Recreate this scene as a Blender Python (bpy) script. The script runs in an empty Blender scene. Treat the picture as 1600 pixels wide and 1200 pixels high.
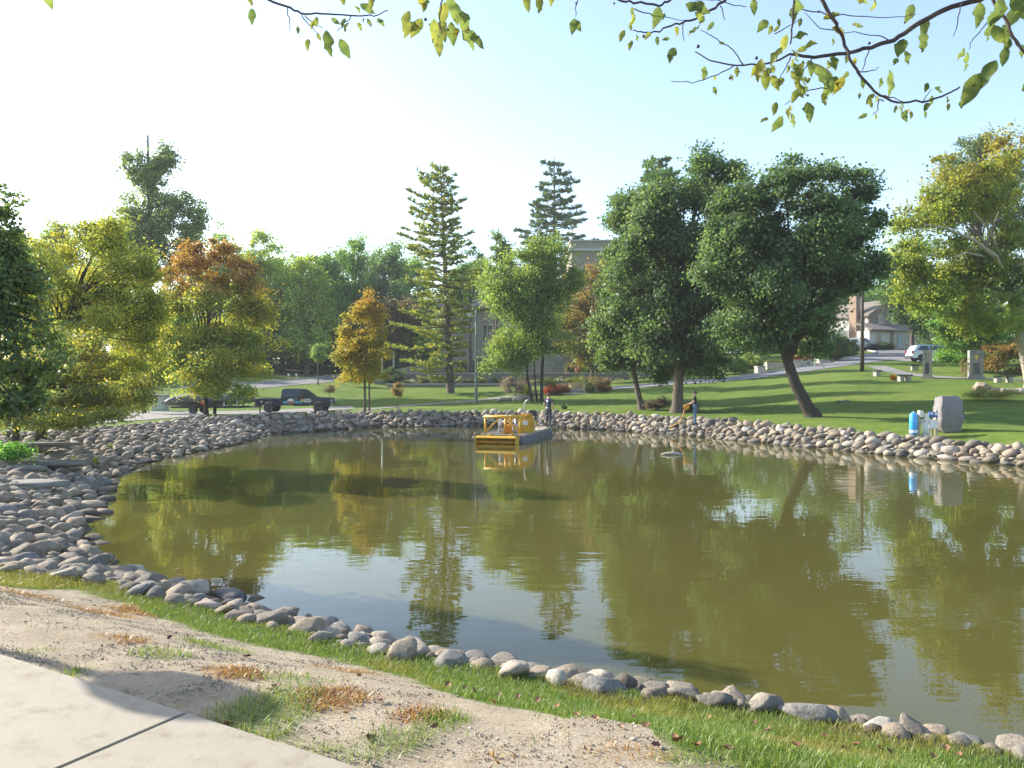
import bpy, bmesh, math, random
import numpy as np
from mathutils import Vector, Matrix
R = math.radians
random.seed(7); rng = np.random.default_rng(7)
scn = bpy.context.scene
COL = scn.collection

# ---------------------------------------------------------------- camera, sky, sun, exposure
F, YH, CH = 1230.0, 593.0, 2.8            # focal length and horizon row in photo pixels, eye height above the water
cam_d = bpy.data.cameras.new('camera'); cam = bpy.data.objects.new('camera', cam_d); COL.objects.link(cam)
cam_d.sensor_width = 36; cam_d.lens = 36*F/1600; cam_d.clip_start = .05; cam_d.clip_end = 9000
cam.location = (0, 0, CH); cam.rotation_euler = (R(90)-math.atan(7/F), 0, 0)
scn.camera = cam
SUN_EL = R(27); SX, SY = -.89, .456       # where the sun stands: left and a little ahead
S = Vector((SX*math.cos(SUN_EL), SY*math.cos(SUN_EL), math.sin(SUN_EL))).normalized()
world = bpy.data.worlds.new('World'); scn.world = world; world.use_nodes = True
wn = world.node_tree; bg = wn.nodes['Background']
sky = wn.nodes.new('ShaderNodeTexSky'); sky.sky_type = 'NISHITA'; sky.sun_disc = False
sky.sun_elevation = SUN_EL; sky.sun_rotation = math.atan2(SX, SY)
sky.altitude = 200; sky.air_density = 1.0; sky.dust_density = 1.25; sky.ozone_density = 1.0
wn.links.new(sky.outputs[0], bg.inputs[0]); bg.inputs[1].default_value = .132
sun_d = bpy.data.lights.new('sun', 'SUN'); sun_d.energy = 4.1; sun_d.angle = R(.55); sun_d.color = (1, .95, .85)
sun = bpy.data.objects.new('sun', sun_d); COL.objects.link(sun)
sun.rotation_euler = S.to_track_quat('Z', 'Y').to_euler()
vs = scn.view_settings; vs.view_transform = 'Standard'; vs.look = 'None'; vs.gamma = 1; vs.use_curve_mapping = False
vs.exposure = 1.5
scn.cycles.max_bounces = 6; scn.cycles.transparent_max_bounces = 6; scn.cycles.diffuse_bounces = 3
scn.cycles.glossy_bounces = 3; scn.cycles.transmission_bounces = 4; scn.cycles.volume_bounces = 0
scn.cycles.caustics_reflective = False; scn.cycles.caustics_refractive = False
scn.cycles.use_denoising = True; scn.cycles.denoising_input_passes = 'RGB'; scn.cycles.sample_clamp_indirect = 6

# ---------------------------------------------------------------- materials
def new_mat(name):
    m = bpy.data.materials.new(name); m.use_nodes = True
    nt = m.node_tree; return m, nt, nt.nodes['Principled BSDF']
def plain(name, col, rough=.6, metal=0, spec=.5, noise=.12, scale=6, bump=0, coat=0):
    """a flat paint or metal, slightly uneven"""
    m, nt, b = new_mat(name); N = nt.nodes; L = nt.links
    b.inputs['Roughness'].default_value = rough; b.inputs['Metallic'].default_value = metal
    b.inputs['Specular IOR Level'].default_value = spec; b.inputs['Coat Weight'].default_value = coat
    tc = N.new('ShaderNodeTexCoord'); nz = N.new('ShaderNodeTexNoise'); nz.inputs['Scale'].default_value = scale
    nz.inputs['Detail'].default_value = 5
    L.new(tc.outputs['Object'], nz.inputs[0])
    mx = N.new('ShaderNodeMix'); mx.data_type = 'RGBA'
    mx.inputs[6].default_value = (*[c*(1-noise) for c in col], 1); mx.inputs[7].default_value = (*[min(1, c*(1+noise)) for c in col], 1)
    L.new(nz.outputs[0], mx.inputs[0]); L.new(mx.outputs[2], b.inputs['Base Color'])
    if bump:
        bp = N.new('ShaderNodeBump'); bp.inputs['Strength'].default_value = bump; bp.inputs['Distance'].default_value = .02
        L.new(nz.outputs[0], bp.inputs['Height']); L.new(bp.outputs[0], b.inputs['Normal'])
    return m
def ramp(N, stops):
    r = N.new('ShaderNodeValToRGB'); e = r.color_ramp.elements
    while len(e) < len(stops): e.new(.5)
    for k, (p, c) in enumerate(stops): e[k].position = p; e[k].color = (*c, 1)
    return r
def leaf_mat(name, trans=.5, rough=.5, spec=.3):
    """leaf colour from the mesh, light coming through the blade"""
    m, nt, b = new_mat(name); N = nt.nodes; L = nt.links
    at = N.new('ShaderNodeAttribute'); at.attribute_name = 'tint'
    b.inputs['Roughness'].default_value = rough; b.inputs['Specular IOR Level'].default_value = spec
    L.new(at.outputs['Color'], b.inputs['Base Color'])
    t = N.new('ShaderNodeBsdfTranslucent')
    g = N.new('ShaderNodeMix'); g.data_type = 'RGBA'; g.blend_type = 'MULTIPLY'; g.inputs[0].default_value = 1
    L.new(at.outputs['Color'], g.inputs[6]); g.inputs[7].default_value = (1.25, 1.2, .6, 1)
    L.new(g.outputs[2], t.inputs['Color'])
    mx = N.new('ShaderNodeMixShader'); mx.inputs[0].default_value = trans
    L.new(b.outputs[0], mx.inputs[1]); L.new(t.outputs[0], mx.inputs[2])
    L.new(mx.outputs[0], N['Material Output'].inputs['Surface'])
    return m
def bark_mat(name, c1, c2):
    m, nt, b = new_mat(name); N = nt.nodes; L = nt.links
    tc = N.new('ShaderNodeTexCoord'); mp = N.new('ShaderNodeMapping'); mp.inputs['Scale'].default_value = (9, 9, 1.6)
    nz = N.new('ShaderNodeTexNoise'); nz.inputs['Scale'].default_value = 2.2; nz.inputs['Detail'].default_value = 7
    L.new(tc.outputs['Object'], mp.inputs[0]); L.new(mp.outputs[0], nz.inputs[0])
    r = ramp(N, [(.3, c1), (.7, c2)]); L.new(nz.outputs[0], r.inputs[0]); L.new(r.outputs[0], b.inputs['Base Color'])
    bp = N.new('ShaderNodeBump'); bp.inputs['Strength'].default_value = .6; bp.inputs['Distance'].default_value = .03
    L.new(nz.outputs[0], bp.inputs['Height']); L.new(bp.outputs[0], b.inputs['Normal'])
    b.inputs['Roughness'].default_value = .9; b.inputs['Specular IOR Level'].default_value = .132
    return m
def brick_mat(name, c1, c2, mortar, sc, bw=.5, bh=.25):
    """coursed stone too far away to tell the blocks apart"""
    m, nt, b = new_mat(name); N = nt.nodes; L = nt.links
    tc = N.new('ShaderNodeTexCoord'); sp = N.new('ShaderNodeSeparateXYZ'); L.new(tc.outputs['Object'], sp.inputs[0])
    ad = N.new('ShaderNodeMath'); L.new(sp.outputs[0], ad.inputs[0]); L.new(sp.outputs[1], ad.inputs[1])
    cb = N.new('ShaderNodeCombineXYZ'); L.new(ad.outputs[0], cb.inputs[0]); L.new(sp.outputs[2], cb.inputs[1])
    bk = N.new('ShaderNodeTexBrick'); bk.inputs['Scale'].default_value = sc
    bk.inputs['Color1'].default_value = (*c1, 1); bk.inputs['Color2'].default_value = (*c2, 1); bk.inputs['Mortar'].default_value = (*mortar, 1)
    bk.inputs['Brick Width'].default_value = bw; bk.inputs['Row Height'].default_value = bh; bk.inputs['Mortar Size'].default_value = .012
    L.new(cb.outputs[0], bk.inputs[0])
    nz = N.new('ShaderNodeTexNoise'); nz.inputs['Scale'].default_value = 1.3; nz.inputs['Detail'].default_value = 6; L.new(tc.outputs['Object'], nz.inputs[0])
    r = ramp(N, [(.3, (.8, .8, .8)), (.7, (1.12, 1.1, 1.05))]); L.new(nz.outputs[0], r.inputs[0])
    mx = N.new('ShaderNodeMix'); mx.data_type = 'RGBA'; mx.blend_type = 'MULTIPLY'; mx.inputs[0].default_value = 1
    L.new(bk.outputs[0], mx.inputs[6]); L.new(r.outputs[0], mx.inputs[7]); L.new(mx.outputs[2], b.inputs['Base Color'])
    b.inputs['Roughness'].default_value = .85
    return m
M = {}
ORD = 'first second third fourth fifth sixth seventh eighth ninth tenth eleventh twelfth thirteenth fourteenth fifteenth sixteenth seventeenth eighteenth nineteenth twentieth'.split()

# ---------------------------------------------------------------- object helpers
def tag(o, label=None, cat=None, group=None, kind=None):
    if label: o['label'] = label
    if cat: o['category'] = cat
    if group: o['group'] = group
    if kind: o['kind'] = kind
    return o
def empty(name, loc=(0, 0, 0), rz=0, label=None, cat=None, group=None):
    o = bpy.data.objects.new(name, None); COL.objects.link(o)
    o.location = loc; o.rotation_euler = (0, 0, rz); o.empty_display_size = .2
    return tag(o, label, cat, group)
def link(name, me, parent=None, mat=None, smooth=False):
    if mat is not None: me.materials.append(mat)
    if smooth and len(me.polygons): me.polygons.foreach_set('use_smooth', np.ones(len(me.polygons), bool))
    o = bpy.data.objects.new(name, me); COL.objects.link(o); o.parent = parent
    return o
def np_mesh(name, V, Fc, tint=None, k=4):
    """mesh from an (n,3) array and an (m,k) face array"""
    me = bpy.data.meshes.new(name); V = np.ascontiguousarray(V, np.float32); Fc = np.ascontiguousarray(Fc, np.int32)
    k = Fc.shape[1]
    me.vertices.add(len(V)); me.vertices.foreach_set('co', V.ravel())
    me.loops.add(Fc.size); me.loops.foreach_set('vertex_index', Fc.ravel())
    me.polygons.add(len(Fc)); me.polygons.foreach_set('loop_start', np.arange(0, Fc.size, k, dtype=np.int32))
    if tint is not None:
        a = me.attributes.new('tint', 'FLOAT_COLOR', 'POINT')
        c = np.ones((len(V), 4), np.float32); c[:, :3] = np.clip(tint, 0, 1); a.data.foreach_set('color', c.ravel())
    me.update(calc_edges=True); me.validate()
    return me
class MB:
    """collects simple solids into one mesh"""
    def __init__(s): s.v = []; s.f = []
    def add(s, v, f):
        n = len(s.v); s.v += [tuple(p) for p in v]; s.f += [tuple(i+n for i in q) for q in f]; return s
    def box(s, x0, x1, y0, y1, z0, z1, m=None):
        v = [Vector((x, y, z)) for z in (z0, z1) for y in (y0, y1) for x in (x0, x1)]
        if m: v = [m @ p for p in v]
        return s.add(v, [(0, 2, 3, 1), (4, 5, 7, 6), (0, 1, 5, 4), (2, 6, 7, 3), (0, 4, 6, 2), (1, 3, 7, 5)])
    def prism(s, poly, a, b, ax='y', taper=None):
        """polygon (two coordinates) pushed from a to b along an axis"""
        def p(u, v, t): return {'y': (u, t, v), 'x': (t, u, v), 'z': (u, v, t)}[ax]
        n = len(poly); q = taper or poly
        v = [p(u, w, a) for u, w in poly]+[p(u, w, b) for u, w in q]
        return s.add(v, [tuple(range(n))[::-1], tuple(range(n, 2*n))]+[(i, (i+1) % n, n+(i+1) % n, n+i) for i in range(n)])
    def tube(s, pts, rad, n=8, caps=True):
        pts = [Vector(p) for p in pts]; m = len(pts)
        rad = [rad]*m if not hasattr(rad, '__len__') else rad
        up = None; base = len(s.v); fs = []
        for i, p in enumerate(pts):
            t = (pts[min(i+1, m-1)]-pts[max(i-1, 0)])
            t = t.normalized() if t.length > 1e-9 else Vector((0, 0, 1))
            if up is None: up = t.orthogonal().normalized()
            up = (up-t*up.dot(t)); up = up.normalized() if up.length > 1e-6 else t.orthogonal().normalized()
            sd = t.cross(up)
            for k in range(n):
                a = 2*math.pi*k/n; s.v.append(tuple(p+(up*math.cos(a)+sd*math.sin(a))*rad[i]))
        for i in range(m-1):
            for k in range(n):
                a = base+i*n+k; b = base+i*n+(k+1) % n; fs.append((a, b, b+n, a+n))
        if caps: fs += [tuple(base+k for k in range(n))[::-1], tuple(base+(m-1)*n+k for k in range(n))]
        s.f += fs; return s
    def lathe(s, prof, c=(0, 0, 0), n=16):
        """profile of (radius, height) round the vertical through c"""
        base = len(s.v); m = len(prof)
        for r_, z in prof:
            for k in range(n):
                a = 2*math.pi*k/n; s.v.append((c[0]+r_*math.cos(a), c[1]+r_*math.sin(a), c[2]+z))
        for i in range(m-1):
            for k in range(n):
                a = base+i*n+k; b = base+i*n+(k+1) % n; s.f.append((a, b, b+n, a+n))
        s.f += [tuple(base+k for k in range(n))[::-1], tuple(base+(m-1)*n+k for k in range(n))]
        return s
    def mesh(s, name, bevel=0, seg=2):
        me = bpy.data.meshes.new(name); me.from_pydata(s.v, [], s.f)
        bm = bmesh.new(); bm.from_mesh(me); bmesh.ops.recalc_face_normals(bm, faces=bm.faces)
        if bevel: bmesh.ops.bevel(bm, geom=bm.edges[:]+bm.verts[:], offset=bevel, segments=seg, affect='EDGES', clamp_overlap=True)
        bm.to_mesh(me); bm.free(); return me
    def build(s, name, mat, parent=None, bevel=0, seg=2, smooth=False):
        return link(name, s.mesh(name, bevel, seg), parent, mat, smooth)
def box(name, mat, parent, x0, x1, y0, y1, z0, z1, bevel=0):
    return MB().box(x0, x1, y0, y1, z0, z1).build(name, mat, parent, bevel)

# ---------------------------------------------------------------- from photo pixels to the place
def PD(px, D): return (px-800)/F*D                        # sideways metres at depth D
def PZ(py, D): return CH+(YH-py)/F*D                      # height at depth D
def P(px, py, z=0.):
    D = (CH-z)*F/(py-YH); return Vector((PD(px, D), D, z))
def sstep(a, b, x):
    t = np.clip((x-a)/(b-a), 0, 1); return t*t*(3-2*t)
# value noise on the plane for relief and masks
_tab = rng.random((256, 256))
def vnoise(x, y):
    xi = np.floor(x).astype(int); yi = np.floor(y).astype(int); fx = x-xi; fy = y-yi
    fx = fx*fx*(3-2*fx); fy = fy*fy*(3-2*fy); g = lambda a, b: _tab[a % 256, b % 256]
    return (g(xi, yi)*(1-fx)+g(xi+1, yi)*fx)*(1-fy)+(g(xi, yi+1)*(1-fx)+g(xi+1, yi+1)*fx)*fy
def fbm(x, y, o=4):
    s = 0; a = .5
    for k in range(o): s = s+a*vnoise(x*2**k+17*k, y*2**k+5*k); a *= .5
    return s/(1-.5**o)
# ---------------------------------------------------------------- shore line: pixel, bank width, bank height
_sh = [(393,930,.18,1.3,.45),(320,907,.18,1.5,.5),(260,899,.18,1.75,.56),(170,884,.1,2.4,.68),(138,862,0,3.3,.85),(120,826,0,4.2,1.),(150,797,0,4.6,1.05),
 (156,772,0,4.6,1.05),(175,742,0,4.5,1.),(225,722,0,4.4,.95),(310,706,0,4.2,.85),(390,690,0,3.8,.86),(405,681,0,3.4,.86),(484,674,0,3.2,.84),(560,669,0,2.8,.78),
 (620,667,0,2.6,.75),(700,666,0,2.4,.75),(800,665,0,2.3,.75),(900,669,0,2.2,.74),(994,675,0,2.1,.72),(1087,681,0,2.0,.70),(1181,691,0,1.9,.66),
 (1270,700,0,1.9,.64),(1350,708,0,1.7,.58),(1470,717,0,1.4,.5),(1550,724,0,1.4,.5),(1600,729,0,1.5,.5)]
shore = [(*P(a, b, z)[:2], w, B) for a, b, z, w, B in _sh]
shore += [(19.5, 22, 1.7, .6), (21.5, 16, 1.7, .6), (19, 10, 1.5, .55), (14, 6, 1.3, .5), (9.5, 4.6, 1.2, .45), (6.5, 4.75, 1.1, .42)]
_sn = [(1600,1168),(1487,1136),(1375,1126),(1257,1100),(1175,1090),(1100,1070),(1000,1060),(900,1042),(800,1026),(700,1009),(592,980),(500,958)]
shore += [(*P(a, b, .18)[:2], (.85 if a > 1100 else 1.0)+.25*max(0, (800-a)/400), .42) for a, b in _sn]
SH = np.array(shore)
# smooth the polygon a little by corner cutting
def chaikin(A):
    B = np.roll(A, -1, 0); return np.stack([.75*A+.25*B, .25*A+.75*B], 1).reshape(-1, A.shape[1])
SH = chaikin(SH)
def pond(x, y):
    """signed distance to the water's edge (outside positive), bank width and bank height there"""
    x = np.asarray(x, float).ravel(); y = np.asarray(y, float).ravel()
    d2 = np.full(x.shape, 1e18); w = np.zeros(x.shape); b = np.zeros(x.shape); ins = np.zeros(x.shape, bool)
    n = len(SH)
    for i in range(n):
        ax, ay, aw, ab = SH[i]; bx, by, bw, bb = SH[(i+1) % n]
        ex, ey = bx-ax, by-ay; L2 = ex*ex+ey*ey
        t = np.clip(((x-ax)*ex+(y-ay)*ey)/L2, 0, 1)
        q = (x-ax-t*ex)**2+(y-ay-t*ey)**2; c = q < d2
        d2[c] = q[c]; w[c] = (aw+(bw-aw)*t)[c]; b[c] = (ab+(bb-ab)*t)[c]
        if abs(by-ay) > 1e-9:
            cr = ((ay > y) != (by > y)) & (x < (bx-ax)*(y-ay)/(by-ay)+ax); ins ^= cr
    d = np.sqrt(d2); return np.where(ins, -d, d), w, b
# general lie of the land: height over depth for seven directions
_D = [0, 22, 30, 36, 40, 46, 52, 60, 64, 70, 76, 82, 90, 100, 120, 160, 320]
_U = [-.65, -.30, -.08, .07, .25, .45, .62]
_T = [[1.15, 1.05, .92, .85, .8, .76, .75, .75, .78, 1.0, 1.4, 1.9, 2.6, 3.4, 5, 7, 10],
      [1.15, 1.0, .88, .8, .76, .65, .4, .1, .25, .85, 1.5, 2.05, 2.75, 3.6, 5.2, 7, 10],
      [1.15, 1.0, .85, .78, .75, .75, .75, .75, .75, 1.1, 1.6, 2.05, 2.3, 2.7, 3.4, 5.5, 10],
      [1.15, 1.0, .85, .78, .75, .75, .8, 1.15, 1.45, 1.85, 2.05, 2.2, 2.4, 2.7, 3.4, 5.5, 10],
      [1.15, 1.0, .85, .75, .72, .8, 1.05, 1.75, 2.0, 2.45, 2.95, 3.3, 3.9, 4.6, 6, 8, 11],
      [1.15, 1.0, .7, .85, 1.1, 1.6, 2.15, 2.8, 3.15, 3.7, 4.2, 4.75, 5.35, 6.1, 7.6, 9.5, 12],
      [1.15, .9, .75, 1.15, 1.5, 2.0, 2.4, 2.85, 3.3, 3.95, 4.4, 4.9, 5.5, 6.2, 7.7, 9.6, 12]]
_dd = np.arange(0, 321, 1.); _k = np.ones(7)/7
_G = []
for row in _T:
    g = np.interp(_dd, _D, row)
    for _ in range(2): g = np.convolve(np.pad(g, 3, 'edge'), _k, 'valid')
    _G.append(g)
_G = np.array(_G)
def land(x, y):
    D = np.clip(y, 0, 319.9); u = np.clip(x/np.maximum(y, 10), -.65, .62)
    j = np.clip(np.searchsorted(_U, u, 'right')-1, 0, 5); U = np.array(_U)
    t = (u-U[j])/(U[j+1]-U[j]); t = t*t*(3-2*t)*.6+t*.4
    i = D.astype(int); f = D-i
    a = _G[j, i]*(1-f)+_G[j, i+1]*f; b = _G[j+1, i]*(1-f)+_G[j+1, i+1]*f
    return a*(1-t)+b*t
def height(x, y, full=False):
    x = np.asarray(x, float); sh = x.shape; x = x.ravel(); y = np.asarray(y, float).ravel()
    d, w, B = pond(x, y); L = land(x, y)
    bank = B*np.clip(d/w, 0, 1)**.8
    up = sstep(0, 1, (d-w)/2.6); z = bank+(L-B)*up
    z = np.where(d < 0, np.maximum(-1.1, d*.55), z)
    z = z+np.where(d > w, .03*(fbm(x*1.3, y*1.3)-.5)*sstep(0, 1, d-w), 0)
    if full: return z.reshape(sh), d.reshape(sh), w.reshape(sh), B.reshape(sh)
    return z.reshape(sh)
def H(x, y): return float(height(np.array([x]), np.array([y]))[0])
def at(px, D, dz=0.):
    """stand something on the ground at this column and depth"""
    x = PD(px, D); return Vector((x, D, H(x, D)+dz))
def ghit(px, py):
    """where the sight line through a pixel meets the ground"""
    D = np.concatenate([np.arange(2, 30, .02), np.arange(30, 200, .1)]); x = (px-800)/F*D; zl = CH+(YH-py)/F*D
    k = np.argmax(height(x, D) >= np.maximum(zl, 0)-1e-6); return Vector((x[k], D[k], max(zl[k], 0)))

# ---------------------------------------------------------------- layout of the near bank (lawn strip, bare soil, tufts)
def gp(pts): return np.array([ghit(*p)[:2] for p in pts])
strip_low = gp([(0,916),(110,922),(200,945),(300,985),(420,1012),(560,1040),(640,1062),(720,1092),(830,1112),(920,1122),(1000,1134),(1030,1160),(1080,1184),(1150,1198)])
def strip_mask(x, y):
    """positive inside the grass strip that runs along the stones"""
    xs = np.concatenate([[-30], strip_low[:, 0], [strip_low[-1, 0]+.25, 12]]); ys = np.concatenate([[strip_low[0, 1]+1.5], strip_low[:, 1], [1.5, -6]])
    return y-np.interp(x, xs, ys)+.25*(fbm(x*2.2, y*2.2)-.5)
def ell(px, py, rx, ry, kind, dens):
    c = ghit(px, py); D = c.y; h = CH-c.z
    return (c.x, c.y, 1.2*rx*D/F, 1.2*ry*D*D/(F*h), kind, dens)
patches = [ell(*a) for a in [(110,1054,24,9,'green',1.),(60,1022,30,6,'green',.25),(255,1022,46,14,'green',.55),(190,1000,40,12,'dry',.5),(165,960,45,12,'dry',.7),(235,955,60,16,'dry',.9),(40,930,60,10,'dry',.35),
  (400,1120,75,40,'green',.95),(450,1090,60,30,'green',.6),(370,1052,45,14,'dry',.9),(400,1150,60,22,'green',.8),(520,1090,55,24,'dry',1.),(450,1060,60,14,'green',.35),(540,1050,50,10,'dry',.6),
  (690,1128,40,22,'green',1.),(655,1118,45,18,'dry',.7),(620,1165,60,22,'green',.7),(560,1185,40,14,'green',.5),(500,1178,60,12,'green',.45),(275,1112,10,5,'green',.4),(300,1135,16,8,'green',.5),(980,1180,70,20,'dry',.25),(760,1190,60,10,'dry',.2),
  (1100,1192,70,16,'green',.6),(330,1010,60,14,'green',.6)]]
def tufts(x, y):
    g = np.zeros(x.shape); dr = np.zeros(x.shape)
    wob = .55*(fbm(x*4, y*4, 3)-.5)
    for cx, cy, a, b, k, dn in patches:
        q = np.sqrt(((x-cx)/a)**2+((y-cy)/b)**2)+wob; v = dn*sstep(1.15, .45, q)
        if k == 'green': g = np.maximum(g, v)
        else: dr = np.maximum(dr, v)
    return g, dr
# edge of the concrete path: a straight line through three pixels
e0, e1 = ghit(0, 1032), ghit(530, 1199)
pd_ = Vector((e1.x-e0.x, e1.y-e0.y)).normalized(); pn = Vector((pd_.y, -pd_.x))
if pn.y > 0: pn = -pn                                     # towards the walker's side
def path_d(x, y): return (x-e0.x)*pn.x+(y-e0.y)*pn.y

# ---------------------------------------------------------------- ground sheet
def lines(segs):
    out = []
    for a, b, s in segs: out += list(np.arange(a, b-1e-6, s))
    return np.array(out+[segs[-1][1]])
geo = lambda a, b, n: list(a*(b/a)**(np.arange(1, n+1)/n))
gx = lines([(-62, -26, .9), (-26, -7, .4), (-7, 7, .12), (7, 26, .4), (26, 62, .9)]); gx = np.array([-v for v in geo(62, 4000, 16)][::-1]+list(gx)+geo(62, 4000, 16))
gy = lines([(-6, 1.5, .5), (1.5, 11, .12), (11, 60, .4), (60, 130, .8)]); gy = np.array([-v for v in geo(6, 4000, 14)][::-1]+list(gy)+geo(130, 4000, 14))
GX, GY = np.meshgrid(gx, gy); GZ, GD, GW, GB = height(GX, GY, True)
near = sstep(14, 9, GY)*sstep(-2, 0, -np.abs(GX)+16)
bare = near*sstep(.08, -.08, strip_mask(GX, GY))*(GD > GW-.1)
tg, td = tufts(GX, GY)
bare = bare*np.clip(1-tg*.65, 0, 1)
relief = near*bare*(.045*(fbm(GX*7, GY*7, 3)-.5)+.012*(fbm(GX*1.5+40, GY*1.5)-.5))
pth = path_d(GX, GY); GZ = np.where((pth > -.12) & (GY < 12) & (GX < 8), np.minimum(GZ+relief, 1.13), GZ+relief)
nx_, ny_ = len(gx), len(gy); idx = np.arange(nx_*ny_).reshape(ny_, nx_)
Fq = np.stack([idx[:-1, :-1], idx[:-1, 1:], idx[1:, 1:], idx[1:, :-1]], -1).reshape(-1, 4)
me = np_mesh('ground', np.stack([GX, GY, GZ], -1).reshape(-1, 3), Fq)
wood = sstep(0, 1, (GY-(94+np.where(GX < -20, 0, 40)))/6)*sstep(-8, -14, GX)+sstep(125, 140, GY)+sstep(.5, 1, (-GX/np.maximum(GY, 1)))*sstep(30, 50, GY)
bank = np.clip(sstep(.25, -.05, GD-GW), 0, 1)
for nm, arr in (('bare', bare), ('dry', td*near), ('wood', np.clip(wood, 0, 1)), ('bank', bank)):
    a = me.attributes.new(nm, 'FLOAT', 'POINT'); a.data.foreach_set('value', np.ascontiguousarray(arr, np.float32).ravel())
m, nt, b = new_mat('lawn and soil'); N = nt.nodes; L = nt.links
tc = N.new('ShaderNodeTexCoord')
def nz(scale, detail=5, sc=None, rough=.6):
    n = N.new('ShaderNodeTexNoise'); n.inputs['Scale'].default_value = scale; n.inputs['Detail'].default_value = detail; n.inputs['Roughness'].default_value = rough
    if sc:
        mp = N.new('ShaderNodeMapping'); mp.inputs['Scale'].default_value = sc; L.new(tc.outputs['Object'], mp.inputs[0]); L.new(mp.outputs[0], n.inputs[0])
    else: L.new(tc.outputs['Object'], n.inputs[0])
    return n
def mixc(fac, a, b_, mode='MIX'):
    x = N.new('ShaderNodeMix'); x.data_type = 'RGBA'; x.blend_type = mode
    for k, v in ((0, fac), (6, a), (7, b_)):
        if isinstance(v, (int, float)): x.inputs[k].default_value = v
        elif isinstance(v, tuple): x.inputs[k].default_value = (*v, 1)
        else: L.new(v, x.inputs[k])
    return x.outputs[2]
def attr(n):
    a = N.new('ShaderNodeAttribute'); a.attribute_name = n; return a.outputs['Fac']
big = nz(.16, 4); mid = nz(1.4, 6); fine = nz(38, 6, None, .75)
g1 = ramp(N, [(.3, (.088, .145, .024)), (.55, (.118, .175, .029)), (.75, (.155, .195, .04))]); L.new(big.outputs[0], g1.inputs[0])
g2 = ramp(N, [(.25, (.68, .72, .7)), (.5, (1, 1, 1)), (.75, (1.32, 1.22, 1.1))]); L.new(mid.outputs[0], g2.inputs[0])
g3 = ramp(N, [(.3, (.6, .62, .6)), (.7, (1.35, 1.3, 1.3))]); L.new(fine.outputs[0], g3.inputs[0])
grass_c = mixc(1., mixc(1., g1.outputs[0], g2.outputs[0], 'MULTIPLY'), g3.outputs[0], 'MULTIPLY')
worn = nz(.55, 7, None, .7); wr_ = ramp(N, [(.54, (0, 0, 0)), (.68, (.6, .6, .6))]); L.new(worn.outputs[0], wr_.inputs[0]); grass_c = mixc(wr_.outputs[0], grass_c, (.20, .19, .07))
grit = nz(60, 6, None, .85); soil = nz(2.3, 9, None, .75)
s1 = ramp(N, [(.3, (.28, .225, .155)), (.5, (.39, .32, .23)), (.72, (.48, .41, .30))]); L.new(soil.outputs[0], s1.inputs[0])
s2 = ramp(N, [(.36, (.38, .35, .33)), (.46, (.9, .89, .88)), (.6, (1.1, 1.1, 1.08)), (.7, (1.3, 1.28, 1.25))]); L.new(grit.outputs[0], s2.inputs[0])
soil_c = mixc(1., s1.outputs[0], s2.outputs[0], 'MULTIPLY')
soil_c = mixc(attr('dry'), soil_c, (.24, .135, .055))
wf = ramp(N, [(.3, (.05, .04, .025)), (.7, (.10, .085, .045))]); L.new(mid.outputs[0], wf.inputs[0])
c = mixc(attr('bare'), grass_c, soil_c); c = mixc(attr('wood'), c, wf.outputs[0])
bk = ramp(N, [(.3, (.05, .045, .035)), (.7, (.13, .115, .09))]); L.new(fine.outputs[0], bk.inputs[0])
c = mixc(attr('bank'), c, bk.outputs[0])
L.new(c, b.inputs['Base Color']); b.inputs['Roughness'].default_value = .95; b.inputs['Specular IOR Level'].default_value = .1
bp = N.new('ShaderNodeBump'); bp.inputs['Strength'].default_value = .5; bp.inputs['Distance'].default_value = .03
mh = N.new('ShaderNodeMath'); mh.operation = 'ADD'; L.new(fine.outputs[0], mh.inputs[0]); L.new(grit.outputs[0], mh.inputs[1])
L.new(mh.outputs[0], bp.inputs['Height']); L.new(bp.outputs[0], b.inputs['Normal'])
tag(link('ground', me, None, m, True), kind='structure')

# ---------------------------------------------------------------- pond water
m, nt, b = new_mat('murky pond water'); N = nt.nodes; L = nt.links
tc = N.new('ShaderNodeTexCoord')
b.inputs['IOR'].default_value = 1.333; b.inputs['Roughness'].default_value = .012
sil = nz(.12, 3); r = ramp(N, [(.35, (.074, .068, .018)), (.65, (.088, .080, .021))]); L.new(sil.outputs[0], r.inputs[0]); L.new(r.outputs[0], b.inputs['Base Color'])
w1 = nz(1.0, 1, (.7, 1.5, 1)); w2 = nz(3.4, 1, (.6, 1.6, 1)); w3 = nz(.11, 2)
pr = ramp(N, [(.38, (.25, .25, .25)), (.62, (1, 1, 1))]); L.new(w3.outputs[0], pr.inputs[0])
ma = N.new('ShaderNodeMath'); ma.operation = 'MULTIPLY_ADD'; ma.inputs[1].default_value = .34; L.new(w2.outputs[0], ma.inputs[0]); L.new(w1.outputs[0], ma.inputs[2])
mm = N.new('ShaderNodeMath'); mm.operation = 'MULTIPLY'; L.new(ma.outputs[0], mm.inputs[0]); L.new(pr.outputs[0], mm.inputs[1])
bp = N.new('ShaderNodeBump'); bp.inputs['Strength'].default_value = .5; bp.inputs['Distance'].default_value = .012
L.new(mm.outputs[0], bp.inputs['Height']); L.new(bp.outputs[0], b.inputs['Normal'])
me = bpy.data.meshes.new('pond_water')
me.from_pydata([(x, y, 0) for x, y in [(-16, 2), (26, 2), (26, 54), (-16, 54)]], [], [(0, 1, 2, 3)])
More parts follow.
